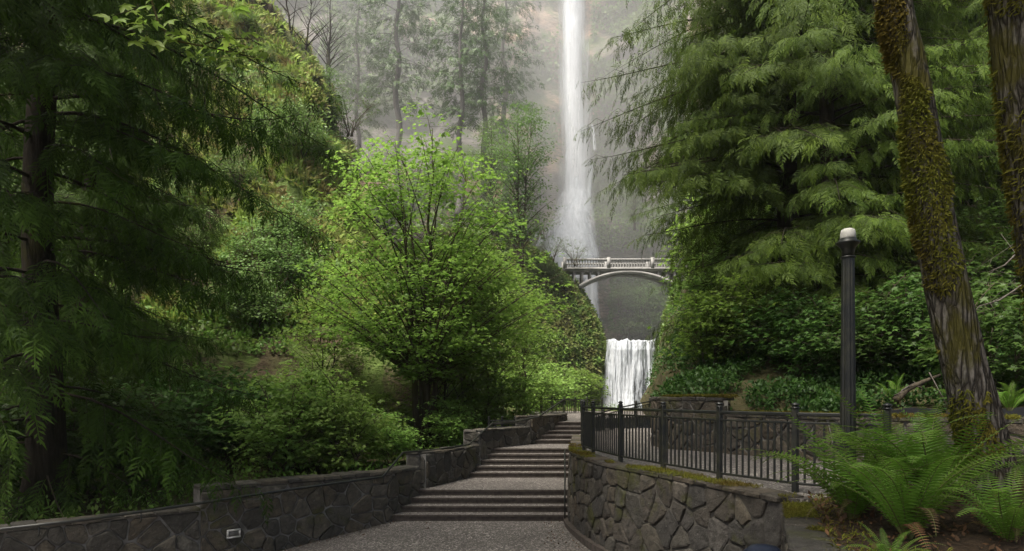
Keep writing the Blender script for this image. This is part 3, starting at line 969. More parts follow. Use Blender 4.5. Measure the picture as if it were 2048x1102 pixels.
def fence(label, posts, h=1.07, gap=0.115, skirt=0.10):
    posts = [np.array(p, float) for p in posts]
    root = empty("metal_fence", posts[0], 0, label, "fence", "black metal fences")
    o = posts[0]
    for i, p in enumerate(posts):
        q = posts[min(i + 1, len(posts) - 1)] - posts[max(i - 1, 0)]
        rz = math.atan2(q[1], q[0])
        po = put("post", POST, root, p - o + (0, 0, (h + 0.03) / 2 - 0.05), (0, 0, rz), (1, 1, h + 0.03 + 0.1))
        c = put("post_cap", CAP, po, (0, 0, 0.5), (0, 0, 0), (1, 1, 1 / (h + 0.13)))
    for a, b in zip(posts[:-1], posts[1:]):
        v = b - a
        L = np.linalg.norm(v)
        rz, ry = math.atan2(v[1], v[0]), -math.asin(v[2] / L)
        mid = (a + b) / 2 - o
        put("top_rail", RAIL, root, mid + (0, 0, h - 0.045), (0, ry, rz), (L - 0.06, 1, 1))
        put("middle_rail", RAIL2, root, mid + (0, 0, h - 0.16), (0, ry, rz), (L - 0.06, 1, 1))
        put("bottom_rail", RAIL2, root, mid + (0, 0, skirt), (0, ry, rz), (L - 0.06, 1, 1.2))
        hl = math.hypot(v[0], v[1])
        n = max(1, int(round(hl / gap)) - 1)
        for i in range(1, n + 1):
            c = a + v * i / (n + 1) - o
            put("picket", PICKET, root, c + (0, 0, (skirt + h - 0.16) / 2), (0, 0, rz), (1, 1, h - 0.16 - skirt - 0.02))
    return root

zt = TERZ + 0.0
fence("black picket fence along the top of the curved stone wall",
      [(2.28, 21.0, zt), (2.0, 18.6, zt), (1.80, 16.6, zt), (1.70, 15.4, zt), (1.80, 14.4, zt), (2.13, 12.75, zt), (2.63, 11.3, zt), (3.16, 9.9, zt), (3.80, 8.72, zt), (4.62, 8.0, zt)])
fence("black fence climbing along the far ramp in front of the lower waterfall",
      [(2.9, 24.0, 1.2), (3.55, 25.2, 1.35), (4.3, 26.0, 1.5), (5.1, 26.8, 1.63), (5.85, 27.5, 1.75), (6.9, 28.6, 1.92)])
fence("distant level black fence at the edge of the upper platform",
      [P(1082, 830, 37), P(1104, 830, 37.5), P(1128, 830, 38), P(1150, 830.0, 38.3), P(1174, 829.5, 38.6), P(1204, 829, 39.5)], h=0.95)
fence("short low black fence between the upper stone wall tiers", [P(978, 868, 22.3), P(1004, 868, 22.3), P(1030, 868, 22.4)], h=0.5, gap=0.6, skirt=0.25)

def tube_obj(name, pts, r, mat, parent, off, sides=8):
    V, Fc = tube_vf(np.array(pts, float) - np.array(off), r, sides)
    return put(name, np_mesh(name, V, Fc, mat, smooth=True), parent)

hr_pts = [P(-60, 1066, 10.1), P(180, 1038, 11.25), P(395, 1007, 12.45), P(580, 979, 13.75), P(765, 954, 15.2), P(806, 905, 16.3), P(870, 900, 17.6), P(938, 889, 19.1), P(985, 846, 20.3), P(1030, 844, 21.3), P(1076, 834, 22.2), P(1128, 799, 23.4), P(1150, 800, 24.2)]
hr_pts = [np.array((0, 0, EYE_Z)) + (p - np.array((0, 0, EYE_Z))) * (1 - 0.2 / p[1]) for p in hr_pts]
hr = empty("handrail", hr_pts[4] - np.array((0, 0, 0.6)), 0, "thin black handrail following the stone walls left of the stairs", "handrail")
HO = np.array(hr.location)
tube_obj("rail", hr_pts, 0.028, M["metal"], hr, HO)
for i, f_ in ((0, 0.55), (1, 0.45), (2, 0.2), (2, 0.8), (3, 0.5), (4, 0.05), (5, 0.5), (7, 0.5), (9, 0.5), (11, 0.1), (11, 0.85)):
    p = hr_pts[i] * (1 - f_) + hr_pts[i + 1] * f_
    tube_obj("bracket", [p, p - (0, 0, 0.17), p - (0.07, -0.06, 0.2)], 0.011, M["metal"], hr, HO, 6)
rr = empty("handrail", (1.25, 15.3, 0), 0, "short black handrail against the curved wall right of the steps", "handrail")
rp = [np.array(q) for q in ((1.24, 15.25, 0.0), (1.24, 15.25, 0.92), (1.27, 15.5, 0.98), (1.34, 16.6, 1.5), (1.38, 16.9, 1.55), (1.40, 17.2, 1.55), (1.40, 17.2, 0.6))]
tube_obj("rail", rp, 0.02, M["metal"], rr, np.array(rr.location))
tube_obj("baluster", [(1.29, 15.9, 0.2), (1.29, 15.9, 1.16)], 0.014, M["metal"], rr, np.array(rr.location), 6)

# lamp post
lp = P(1696, 0, 8.15); LO = np.array((lp[0], lp[1], 1.55))
lamp = empty("lamp_post", LO, 0, "tall fluted black lamp post with white cap standing at the fence", "lamp post")
def lathe_obj(name, prof, mat, parent, z0=0.0, sides=24, flute=0.0, smooth=True):
    a = np.arange(sides) * 2 * math.pi / sides
    fl = 1 - flute * (0.5 + 0.5 * np.cos(a * 12))
    V = np.concatenate([np.stack([r_ * fl * np.cos(a), r_ * fl * np.sin(a), np.full(sides, z0 + z)], -1) for r_, z in prof])
    n = len(prof)
    i = np.arange(n - 1)[:, None] * sides
    j = np.arange(sides)[None]
    Fc = np.stack([i + j, i + (j + 1) % sides, i + sides + (j + 1) % sides, i + sides + j], -1).reshape(-1, 4)
    f = [tuple(q) for q in Fc] + [tuple(range(sides - 1, -1, -1)), tuple(range((n - 1) * sides, n * sides))]
    return put(name, py_mesh(name, V, f, mat, smooth), parent)
mpp = 8.15 / FPX
ztop = EYE_Z + (HY - 457) * mpp - LO[2]
lathe_obj("base", [(0.16, 0), (0.16, 0.1), (0.12, 0.16), (0.118, 0.3), (0.105, 0.34)], M["metal"], lamp)
lathe_obj("shaft", [(0.098, 0.34), (0.094, 1.0), (0.084, 2.0), (0.075, ztop - 0.36)], M["metal"], lamp, sides=72, flute=0.10, smooth=False)
lathe_obj("collar", [(0.076, ztop - 0.375), (0.088, ztop - 0.37), (0.088, ztop - 0.355), (0.074, ztop - 0.35)], M["metal"], lamp)
lathe_obj("capital", [(0.07, ztop - 0.35), (0.074, ztop - 0.29), (0.09, ztop - 0.24), (0.13, ztop - 0.2), (0.138, ztop - 0.185), (0.135, ztop - 0.17), (0.10, ztop - 0.155), (0.098, ztop - 0.13)], M["metal"], lamp)
lathe_obj("lamp_cap", [(0.088, ztop - 0.13), (0.092, ztop - 0.12), (0.088, ztop - 0.06), (0.078, ztop - 0.02), (0.05, ztop - 0.004), (0.01, ztop)], M["white_paint"], lamp)

# small light set in the left wall
pl = P(465, 1066, 0)
tpar = 0.0
nAB = np.array((dirAB[1], -dirAB[0]))
ray = (465 - CX) / FPX
# intersect the view ray with the wall face
den = dirAB[0] - ray * dirAB[1]
tt = (ray * B[1] - B[0]) / den
wp = B + dirAB * tt
wl_z = EYE_Z + (HY - 1066) * wp[1] / FPX
wl = empty("wall_light", (wp[0] + nAB[0] * 0.06, wp[1] + nAB[1] * 0.06, wl_z), math.atan2(dirAB[1], dirAB[0]), "small white framed rectangular light set in the stone wall", "wall light")
parts = [box_vf(-0.13, 0.13, -0.03, 0.02, 0.055, 0.085), box_vf(-0.13, 0.13, -0.03, 0.02, -0.085, -0.055), box_vf(-0.13, -0.1, -0.03, 0.02, -0.055, 0.055), box_vf(0.1, 0.13, -0.03, 0.02, -0.055, 0.055)]
V, Fc = join(parts)
put("frame", np_mesh("light_frame", V, Fc, M["white_paint"]), wl)
put("panel", np_mesh("light_panel", *box_vf(-0.1, 0.1, -0.012, 0.015, -0.055, 0.055), M["mortar"]), wl)

# dark navy dome at the very bottom edge, in front of the curved wall
bp = P(1528, 0, 6.6)
lb = empty("litter_bin", (bp[0], bp[1], -0.25), 0, "dark navy rounded bin top at the bottom edge before the curved wall", "litter bin")
btop = EYE_Z + (HY - 1089) * 6.6 / FPX + 0.25
lathe_obj("body", [(0.19, 0), (0.2, 0.03), (0.2, btop - 0.2), (0.19, btop - 0.19)], M["bin"], lb)
lathe_obj("lid", [(0.215, btop - 0.19), (0.22, btop - 0.16), (0.2, btop - 0.08), (0.13, btop - 0.02), (0.02, btop)], M["bin"], lb)

# ------------------------------------------------------------------ leaf and spray templates
def maple_leaf_template(detail=False):
    lob = [(-125, 0.5), (-100, 0.42), (-72, 0.85), (-42, 0.42), (0, 1.0), (42, 0.42), (72, 0.85), (100, 0.42), (125, 0.5)]
    if detail:
        lob = [(-150, 0.2), (-128, 0.55), (-112, 0.34), (-95, 0.62), (-80, 0.74), (-70, 0.98), (-60, 0.72), (-45, 0.40), (-22, 0.72), (-14, 0.72), (0, 1.12), (14, 0.72), (22, 0.72), (45, 0.40), (60, 0.72), (70, 0.98), (80, 0.74), (95, 0.62), (112, 0.34), (128, 0.55), (150, 0.2)]
    V = [(0, 0, 0)]
    for a, r_ in lob:
        a = math.radians(a)
        x, y = math.cos(a) * r_, math.sin(a) * r_
        V.append((x + 0.25, y, -0.12 * x * x - 0.25 * abs(y) * abs(y) + 0.05))
    V = np.array(V)
    Fc = np.array([(0, i, i + 1) for i in range(1, len(lob))])
    return V, Fc
MAPLE_T = maple_leaf_template()
OVAL_T = (np.array([(0, 0, 0), (0.45, 0.28, -0.06), (1, 0, -0.12), (0.45, -0.28, -0.06)], float), np.array([(0, 2, 1), (0, 3, 2)]))

def spray_template(seed, pairs=6, width=0.5, leaf=0.03, droop=0.25, curl=0.35):
    """flat frond of a cedar or fir: rib with loose tapering side shoots, gaps between them"""
    rng = np.random.default_rng(seed)
    V, Fc = [], []
    zf = lambda x, y: -droop * x * x - curl * y * y
    def shoot(x, sd, ln, w):
        a = np.array((x, 0.0))
        d1 = unit(np.array((0.62 + rng.uniform(-0.15, 0.15), sd * 0.78)))
        m_ = a + d1 * ln * 0.5
        d2 = unit(d1 + np.array((0.55, 0.0)))
        e_ = m_ + d2 * ln * 0.5
        n1, n2 = np.array((-d1[1], d1[0])) * w, np.array((-d2[1], d2[0])) * w
        pts = [a, m_ + n2, m_ - n2, e_]
        i = len(V)
        for p in pts:
            V.append((p[0], p[1], zf(p[0], p[1]) + rng.uniform(-0.012, 0.012)))
        Fc.extend([(i, i + 2, i + 1), (i + 1, i + 2, i + 3)])
    for q in range(pairs):
        for sd in (-1, 1):
            x = 0.03 + 0.9 * (q + 0.25 * (sd + 1) + rng.uniform(0, 0.4)) / pairs
            ln = width * (0.5 + 0.5 * math.sin(math.pi * min(1, 0.3 + x))) * (1.1 - x * 0.75) * rng.uniform(0.65, 1.15)
            shoot(x, sd, ln, leaf * rng.uniform(0.8, 1.3))
    shoot(0.75, 0.25, 0.38, leaf)
    i = len(V)
    V.extend([(0, -0.008, 0), (0, 0.008, 0), (0.95, 0.012, zf(0.95, 0)), (0.95, -0.012, zf(0.95, 0))])
    Fc.extend([(i, i + 3, i + 2), (i, i + 2, i + 1)])
    return np.array(V), np.array(Fc)
SPRAY_T = [spray_template(i) for i in range(4)]
SPRAY_S = [spray_template(9 + i, 4, 0.55, 0.06, 0.25) for i in range(3)]

def spray_cloud(Ts, pos, d, n, size, rng, mat, name):
    """sprays from several templates, each shoot with its own shade"""
    Vs, Fs, Rs, nv = [], [], [], 0
    pick = rng.integers(0, len(Ts), len(pos))
    for q, T in enumerate(Ts):
        k_ = pick == q
        if not k_.any():
            continue
        V, Fc = scatter(T[0], T[1], pos[k_], d[k_], n[k_], size[k_])
        m_, kk = int(k_.sum()), len(T[0])
        r_ = np.repeat(rng.random(m_), kk) * 0.6 + 0.4 * np.repeat(rng.random(m_ * kk // 4), 4)
        Vs.append(V); Fs.append(Fc + nv); Rs.append(r_)
        nv += len(V)
    return np_mesh(name, np.concatenate(Vs), np.concatenate(Fs), mat, np.concatenate(Rs))

def leaf_cloud(T, pos, d, n, size, rng, mat, name, per=None):
    V, Fc = scatter(T[0], T[1], pos, d, n, size)
    r_ = rng.random(len(pos)) if per is None else per
    return np_mesh(name, V, Fc, mat, np.repeat(r_, len(T[0])))

def bezier(a, b, c, n):
    t_ = np.linspace(0, 1, n)[:, None]
    return a * (1 - t_) ** 2 + 2 * b * t_ * (1 - t_) + c * t_ ** 2

# ------------------------------------------------------------------ broadleaf trees
def broadleaf(seed, stems, hs, rs, ntarget, nsub, nleaf, leaf, mat, bark, T=MAPLE_T, sub_r=0.9, base_r=0.11, spread=0.5, lean=(0, 0), disc_r=0.36, inner=0.25, twig=True, squash=0.3, lowest=0.6):
    """stems: count; hs/rs: crown radius by height. Returns wood mesh, leaf mesh"""
    rng = np.random.default_rng(seed)
    H = hs[-1]
    tubes = []
    st = []
    for i in range(stems):
        az = 2 * math.pi * (i + rng.uniform(-0.25, 0.25)) / stems
        b0 = np.array((math.cos(az), math.sin(az), 0)) * (0.22 if stems > 1 else 0.0) * rng.uniform(0.6, 1.3)
        hh = H * rng.uniform(0.75, 0.97)
        rr_ = np.interp(hh, hs, rs) * rng.uniform(0.3, 0.9) * spread * 2
        tip = np.array((math.cos(az) * rr_ + lean[0], math.sin(az) * rr_ + lean[1], hh))
        mid = b0 + np.array((math.cos(az) * rr_ * 0.15, math.sin(az) * rr_ * 0.15, hh * 0.55))
        p = bezier(b0, mid, tip, 14)
        p[1:-1] += rng.normal(0, 0.05, (12, 3)) * np.array((1, 1, 0.2))
        r_ = base_r * rng.uniform(0.7, 1.1) * (1 - 0.93 * np.linspace(0, 1, 14) ** 0.8)
        r_[0] *= 1.35
        tubes.append(tube_vf(p, r_, 8))
        st.append((p, r_))
    P_, D_, N_, S_, R_ = [], [], [], [], []
    for k_ in range(ntarget):
        h = rng.uniform(hs[0], hs[-1])
        rmax = np.interp(h, hs, rs)
        if rng.random() > (rmax / max(rs)) ** 1.3 + 0.05:
            continue
        rad = rmax * (inner + (1 - inner) * rng.random() ** 0.55)
        az = rng.uniform(0, 2 * math.pi)
        tgt = np.array((math.cos(az) * rad + lean[0] * h / H, math.sin(az) * rad + lean[1] * h / H, h))
        best = min(st, key=lambda q: np.linalg.norm((q[0][6] - tgt)[:2]) * rng.uniform(0.6, 1.4))
        p, r_ = best
        want = max(lowest, h - 0.75 * np.linalg.norm(tgt[:2] - np.array([np.interp(h * 0.7, p[:, 2], p[:, 0]), np.interp(h * 0.7, p[:, 2], p[:, 1])])) - 0.3)
        want = min(want, p[-1, 2] * 0.96)
        a = np.array([np.interp(want, p[:, 2], p[:, q]) for q in range(3)])
        ra = np.interp(want, p[:, 2], r_) * 0.45
        mid = a * 0.45 + tgt * 0.55 + (0, 0, 0.12 * np.linalg.norm(tgt - a))
        br = bezier(a, mid, tgt, 7)
        tubes.append(tube_vf(br, np.linspace(max(ra, 0.014), 0.006, 7), 5, False))
        for q in range(nsub):
            off = rng.normal(0, 1, 3) * (sub_r, sub_r, sub_r * squash) * 0.6
            f_ = rng.uniform(0.45, 1.0)
            i_ = f_ * 6
            bpnt = br[int(i_)] if i_ < 6 else br[6]
            sp = bpnt + off
            if twig and q % 2 == 0:
                tubes.append(tube_vf(bezier(bpnt, (bpnt + sp) / 2 + (0, 0, 0.08), sp, 3), (0.006, 0.004, 0.003), 3, False))
            n = max(1, int(nleaf * rng.uniform(0.5, 1.4)))
            aa = rng.uniform(0, 2 * math.pi, n)
            rr2 = disc_r * np.sqrt(rng.random(n))
            o_ = np.stack([np.cos(aa) * rr2, np.sin(aa) * rr2, rng.normal(0, 0.05, n) - 0.25 * rr2], -1)
            P_.append(sp + o_)
            out = unit(np.array((tgt[0], tgt[1], 0)) + 1e-6)
            D_.append(np.stack([np.cos(aa), np.sin(aa), rng.uniform(-0.7, 0.05, n)], -1) + 0.3 * out)
            N_.append(np.array((0, 0, 1.0)) + rng.normal(0, 0.32, (n, 3)) + 0.25 * out)
            S_.append(leaf * rng.uniform(0.6, 1.25, n))
            R_.append(np.clip(rng.random(n) * 0.7 + rng.uniform(0, 0.3), 0, 1))
    wood = np_mesh("branches", *join(tubes), bark, smooth=True)
    leaves = leaf_cloud(T, np.concatenate(P_), np.concatenate(D_), np.concatenate(N_), np.concatenate(S_), rng, mat, "crown", np.concatenate(R_))
    return wood, leaves

def tree(name, cat, label, group, loc, wood, crown, rz=0.0, scale=1.0, wood_name="trunk"):
    t_ = empty(name, loc, rz, label, cat, group)
    t_.scale = (scale,) * 3 if not hasattr(scale, "__len__") else scale
    put(wood_name, wood, t_)
    if crown:
        put("crown", crown, t_)
    return t_

mp = P(850, 925, 24.0)
wood, crown = broadleaf(201, 5, [3.0, 4.6, 6.2, 8.5, 10.5, 12.3], [1.8, 4.4, 5.6, 4.7, 3.6, 1.4], 265, 12, 11, 0.12, M["maple"], M["bark_maple"], spread=0.36, base_r=0.15, disc_r=0.42, lowest=2.6)
tree("maple_tree", "maple tree", "large bright green many stemmed maple in the middle behind the stone wall", "maples behind the stair wall", (mp[0], 24.0, 0.9), wood, crown)
wood_s, crown_s = broadleaf(202, 2, [1.8, 3.5, 5.5, 7.5, 9.0], [1.2, 2.2, 2.6, 2.0, 0.6], 90, 9, 10, 0.11, M["maple"], M["bark_maple"], base_r=0.09, spread=0.35)
for px, D_, rz, s_, lab in ((880, 25.5, 0.4, 0.95, "slender green maple sapling just right of the large maple's trunks"),
                            (930, 27.0, 2.0, 1.0, "slender leaning maple above the second wall tier"),
                            (985, 30.0, 3.4, 1.0, "thin maple behind the low fence between wall tiers"),
                            (1045, 36.0, 5.0, 1.0, "small maple in front of the mossy crag"),
                            (655, 26.0, 1.1, 0.75, "green maple between the large maple and grassy hillside"),
                            ):
    q = P(px, 0, D_)
    tree("maple_tree", "maple tree", lab, "maples behind the stair wall", (q[0], D_, 1.0), wood_s, crown_s, rz, s_)
# understory shrubs with layered leaves
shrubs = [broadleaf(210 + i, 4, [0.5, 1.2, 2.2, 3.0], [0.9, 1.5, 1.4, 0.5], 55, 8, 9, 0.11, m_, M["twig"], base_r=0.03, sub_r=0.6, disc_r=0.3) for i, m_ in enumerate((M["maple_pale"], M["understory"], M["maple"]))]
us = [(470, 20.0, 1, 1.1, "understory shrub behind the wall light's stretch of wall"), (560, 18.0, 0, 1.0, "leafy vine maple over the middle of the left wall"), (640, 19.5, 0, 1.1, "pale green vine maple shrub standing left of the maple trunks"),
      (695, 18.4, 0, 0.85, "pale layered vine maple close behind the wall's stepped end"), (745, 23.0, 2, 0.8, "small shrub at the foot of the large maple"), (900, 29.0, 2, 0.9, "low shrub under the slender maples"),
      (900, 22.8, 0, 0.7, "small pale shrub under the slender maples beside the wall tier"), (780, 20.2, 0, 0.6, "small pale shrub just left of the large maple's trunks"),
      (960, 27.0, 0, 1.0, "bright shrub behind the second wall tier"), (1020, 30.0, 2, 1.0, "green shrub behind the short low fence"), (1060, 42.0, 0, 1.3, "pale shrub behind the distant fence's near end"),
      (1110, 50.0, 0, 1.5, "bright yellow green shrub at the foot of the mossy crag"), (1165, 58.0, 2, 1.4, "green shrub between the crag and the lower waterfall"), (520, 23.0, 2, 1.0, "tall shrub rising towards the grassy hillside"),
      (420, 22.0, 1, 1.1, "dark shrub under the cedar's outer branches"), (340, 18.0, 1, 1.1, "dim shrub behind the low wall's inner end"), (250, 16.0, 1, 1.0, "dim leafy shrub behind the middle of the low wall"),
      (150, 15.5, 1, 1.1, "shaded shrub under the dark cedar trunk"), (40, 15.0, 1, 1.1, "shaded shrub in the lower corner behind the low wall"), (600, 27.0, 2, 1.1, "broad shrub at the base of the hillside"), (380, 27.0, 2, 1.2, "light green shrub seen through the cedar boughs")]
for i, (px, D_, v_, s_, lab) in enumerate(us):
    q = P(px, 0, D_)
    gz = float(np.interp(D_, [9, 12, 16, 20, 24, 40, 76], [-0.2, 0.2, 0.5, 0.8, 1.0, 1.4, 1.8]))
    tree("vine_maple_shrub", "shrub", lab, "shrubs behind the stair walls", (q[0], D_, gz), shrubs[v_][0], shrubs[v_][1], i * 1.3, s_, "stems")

# shrubs on the right bank
rb = [(1440, 24.0, 0, 1.15, "light green shrub at the mossy end of the ramp wall"), (1420, 20.0, 2, 0.9, "shrub on top of the tall wall block"), (1500, 19.5, 2, 0.95, "bright shrub above the ramp wall left of the lamp"), (1580, 18.5, 1, 0.9, "low shrub on the bank under the cedar trunk"),
      (1650, 17.0, 1, 0.8, "leafy plant between cedar base and lamp post"), (1740, 16.0, 1, 0.9, "shrub on the bank right of the lamp post"), (1830, 15.5, 1, 0.9, "dark shrub left of the leaning trunk"), (1425, 30.0, 0, 1.4, "tall light shrub below the cedar boughs by the waterfall"),
      (1480, 27.0, 2, 1.3, "broad shrub under the cedar's lowest boughs"), (1560, 25.0, 1, 1.2, "shaded shrub behind the cedar trunk"), (1700, 22.0, 1, 1.3, "shaded shrub behind the lamp post"), (1900, 17.0, 1, 1.0, "dim shrub behind the leaning trunk"), (2010, 13.0, 1, 0.9, "dim shrub at the edge beyond the leaning trunk"),
      (1960, 20.0, 1, 1.4, "dark shrub high on the bank beyond the leaning trunk"), (1415, 45.0, 0, 1.6, "pale shrub beside the lower waterfall"), (1395, 60.0, 0, 1.9, "bright leafy shrub overhanging the lower falls")]
flatR = RHILL.reshape(-1, 3)
def bank_z(x, y):
    d_ = (flatR[:, 0] - x) ** 2 + (flatR[:, 1] - y) ** 2
    return float(flatR[d_.argmin(), 2])
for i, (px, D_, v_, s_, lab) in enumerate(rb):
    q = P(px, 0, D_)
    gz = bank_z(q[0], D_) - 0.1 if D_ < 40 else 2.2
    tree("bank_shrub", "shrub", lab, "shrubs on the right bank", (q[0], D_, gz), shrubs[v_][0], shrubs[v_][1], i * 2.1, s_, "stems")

# bushes on the grassy hillside
bush_w, bush_c = broadleaf(230, 5, [0.3, 1.0, 1.9, 2.5], [1.1, 1.9, 1.6, 0.5], 75, 7, 9, 0.13, M["hazel"], M["twig"], base_r=0.04, sub_r=0.6, disc_r=0.3, T=OVAL_T, twig=False)
flatH = HILL.reshape(-1, 3)
hill_px = np.stack([CX + flatH[:, 0] / flatH[:, 1] * FPX, HY - (flatH[:, 2] - EYE_Z) / flatH[:, 1] * FPX], -1)
def hill_at(px, py):
    d_ = ((hill_px - (px, py)) ** 2).sum(1)
    k_ = np.argsort(d_)[:40]
    return flatH[k_[flatH[k_, 1].argmin()]]
for i, (px, py, s_, lab) in enumerate([(615, 300, 1.55, "big rounded bush near the top of the grassy hillside"), (560, 455, 1.2, "bush halfway up the hillside beside the large maple"), (500, 490, 1.2, "dark leafy bush on the hillside beside the cedar tips"), (600, 525, 1.3, "low bush below the brown earth on the hillside"),
                                       (480, 330, 1.0, "small bush seen between the cedar boughs high on the hill"), (420, 470, 1.1, "bush glimpsed through the cedar on the hillside"), (560, 240, 0.8, "small bush under the ridge's crumbling brown earth"), (470, 590, 1.3, "bush low on the hillside at the cedar's lower boughs"), (505, 48, 0.7, "small bush on the hillside ridge near the top edge"), (550, 108, 0.6, "small bush on the ridge below the bare forked tree"), (585, 160, 0.75, "bush on the ridge where it drops towards the firs"), (605, 225, 0.8, "bush hanging over the ridge's steep end"), (635, 300, 0.9, "bush on the ridge's end just above the large maple"), (350, 380, 1.2, "bush behind the dark cedar's middle boughs"), (540, 620, 1.4, "bush at the bottom of the grassy hillside")]):
    q = hill_at(px, py)
    tree("hillside_bush", "bush", lab, "bushes on the grassy hillside", (q[0], q[1], q[2] - 0.4), bush_w, bush_c, i * 1.7, s_, "stems")

for i, (px, py, D_, s_, lab) in enumerate([(1118, 560, 73.5, 0.8, "bush on the crag's shoulder under the bridge's near end"), (1160, 625, 73.5, 0.7, "bush on the crag's steep edge halfway up"), (1188, 690, 73.0, 0.7, "bush on the crag's edge beside the lower waterfall's lip"), (1090, 540, 74.0, 0.9, "bush on the crag's upper slope left of the bridge"), (1190, 765, 71.5, 0.8, "bush at the crag's foot beside the lower waterfall")]):
    q = P(px, py, D_)
    tree("crag_bush", "bush", lab, "bushes on the mossy crag", (q[0], D_, q[2] - 0.9), bush_w, bush_c, i * 2.3, s_, "stems")

for i, (px, py, s_, lab) in enumerate([(1285, 605, 1.7, "misty bush under the bridge's arch near its far end"), (1255, 650, 1.5, "misty bush in the recess just above the lower waterfall's lip"), (1312, 655, 1.8, "misty bush in the recess behind the lower falls' far side"), (1240, 585, 1.2, "small misty bush high in the recess under the arch")]):
    q = P(px, py, 113.0)
    tree("recess_bush", "bush", lab, "bushes in the recess under the bridge", (q[0], 113.0, q[2] - 2.2), bush_w, bush_c, i * 2.9, s_ * 1.4, "stems")

def conifer(seed, H, z0, nb, hs, ls, mat, bark, trunk_r, up=0.12, sag=0.5, tip=0.2, step=0.32, T=SPRAY_T, slen=0.55, hang=0.5, lean=(0, 0), az_bias=None, blen=0.3, dens=0.24, start=0.18, wob=0.06):
    rng = np.random.default_rng(seed)
    tubes = []
    zz = np.linspace(0, H, 24)
    tp = np.stack([lean[0] * zz / H + wob * np.sin(zz * 0.7), lean[1] * zz / H + wob * np.cos(zz * 0.5), zz], -1)
    tr = trunk_r * (1 - 0.9 * (zz / H)) * (1 + 0.6 * np.exp(-zz / 0.7))
    trunk = np_mesh("trunk", *tube_vf(tp, tr, 14), bark, smooth=True)
    P_, D_, N_, S_ = [], [], [], []
    UP = np.array((0, 0, 1.0))
    for i in range(nb):
        z = z0 + (H - z0) * (i + rng.random()) / nb
        az = i * 2.39996 + rng.uniform(-0.4, 0.4)
        if az_bias is not None and rng.random() < az_bias[1]:
            az = az_bias[0] + rng.normal(0, 0.9)
        L = np.interp(z, hs, ls) * rng.uniform(0.7, 1.12)
        d0 = np.array((math.cos(az), math.sin(az), 0))
        side = np.array((-d0[1], d0[0], 0))
        a = np.array([np.interp(z, zz, tp[:, q]) for q in range(3)])
        s_ = np.linspace(0, 1, 9)[:, None]
        sg = sag * rng.uniform(0.7, 1.3)
        cur = rng.uniform(-0.15, 0.15)
        path = a + L * (d0 * s_ + side * cur * s_ ** 2 + UP * (up * s_ - sg * s_ ** 2 + tip * s_ ** 4))
        tubes.append(tube_vf(path, np.linspace(0.008 + 0.006 * L, 0.004, 9), 5, False))
        nst = max(3, int(L * (1 - start) / step))
        for k_ in range(nst):
            f_ = start + (1 - start) * (k_ + rng.random() * 0.7) / nst
            b0 = np.array([np.interp(f_, s_[:, 0], path[:, q]) for q in range(3)])
            for sd in (-1, 1):
                bl = (blen * L * (1.12 - f_) + 0.3) * rng.uniform(0.6, 1.2)
                bd = unit(d0 * rng.uniform(0.5, 0.9) + sd * side * rng.uniform(0.5, 0.9) + UP * rng.uniform(-0.25, 0.1))
                n = max(1, int(bl / dens))
                g = (np.arange(n) + rng.random(n)) / n
                pp = b0 + bd * (g * bl)[:, None] - UP * (0.35 * hang * bl * g ** 2)[:, None]
                dd = bd[None] * 0.8 + rng.normal(0, 0.28, (n, 3)) - UP * (hang * rng.uniform(0.5, 1.6, n))[:, None]
                P_.append(pp)
                D_.append(dd)
                N_.append(np.broadcast_to(UP * 0.9 + d0 * 0.8 * hang, (n, 3)) + rng.normal(0, 0.3, (n, 3)))
                S_.append(slen * rng.uniform(0.6, 1.2, n) * (0.75 + 0.25 * min(1, L / 3)))
                if k_ % 2 == 0 and bl > 0.7:
                    tubes.append(tube_vf(np.stack([b0, b0 + bd * bl * 0.5, b0 + bd * bl - UP * 0.35 * hang * bl]), (0.008, 0.006, 0.003), 3, False))
    br = np_mesh("branches", *join(tubes), bark, smooth=True)
    pos = np.concatenate(P_)
    cr = spray_cloud(T, pos, np.concatenate(D_), np.concatenate(N_), np.concatenate(S_), rng, mat, "crown")
    return trunk, br, cr

def ctree(name, label, group, loc, tri, rz=0.0, scale=1.0):
    t_ = empty(name, loc, rz, label, "tree" if "fir" in name else "cedar tree", group)
    t_.scale = (scale,) * 3
    for nm, me in zip(("trunk", "branches", "crown"), tri):
        put(nm, me, t_)
    return t_

# dark western redcedar, left
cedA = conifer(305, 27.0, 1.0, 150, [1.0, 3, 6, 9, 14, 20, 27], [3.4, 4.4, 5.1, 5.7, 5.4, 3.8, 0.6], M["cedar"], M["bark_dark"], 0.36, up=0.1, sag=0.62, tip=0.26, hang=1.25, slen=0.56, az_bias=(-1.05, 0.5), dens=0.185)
q = P(85, 0, 13.6)
ctree("cedar_tree", "huge dark drooping cedar filling the picture's left side", "dark drooping cedars", (q[0], 13.6, 0.2), cedA)
q = P(330, 0, 19.0)
ctree("cedar_tree", "dark cedar behind the huge one, boughs reaching towards the hillside", "dark drooping cedars", (q[0] - 2.6, 19.5, 0.5), cedA, 0.6, 0.8)
q = P(-60, 0, 21)
ctree("cedar_tree", "dim cedar behind the huge one, at the very edge of the picture", "dark drooping cedars", (q[0], 22.0, 0.5), cedA, 2.4, 1.1)
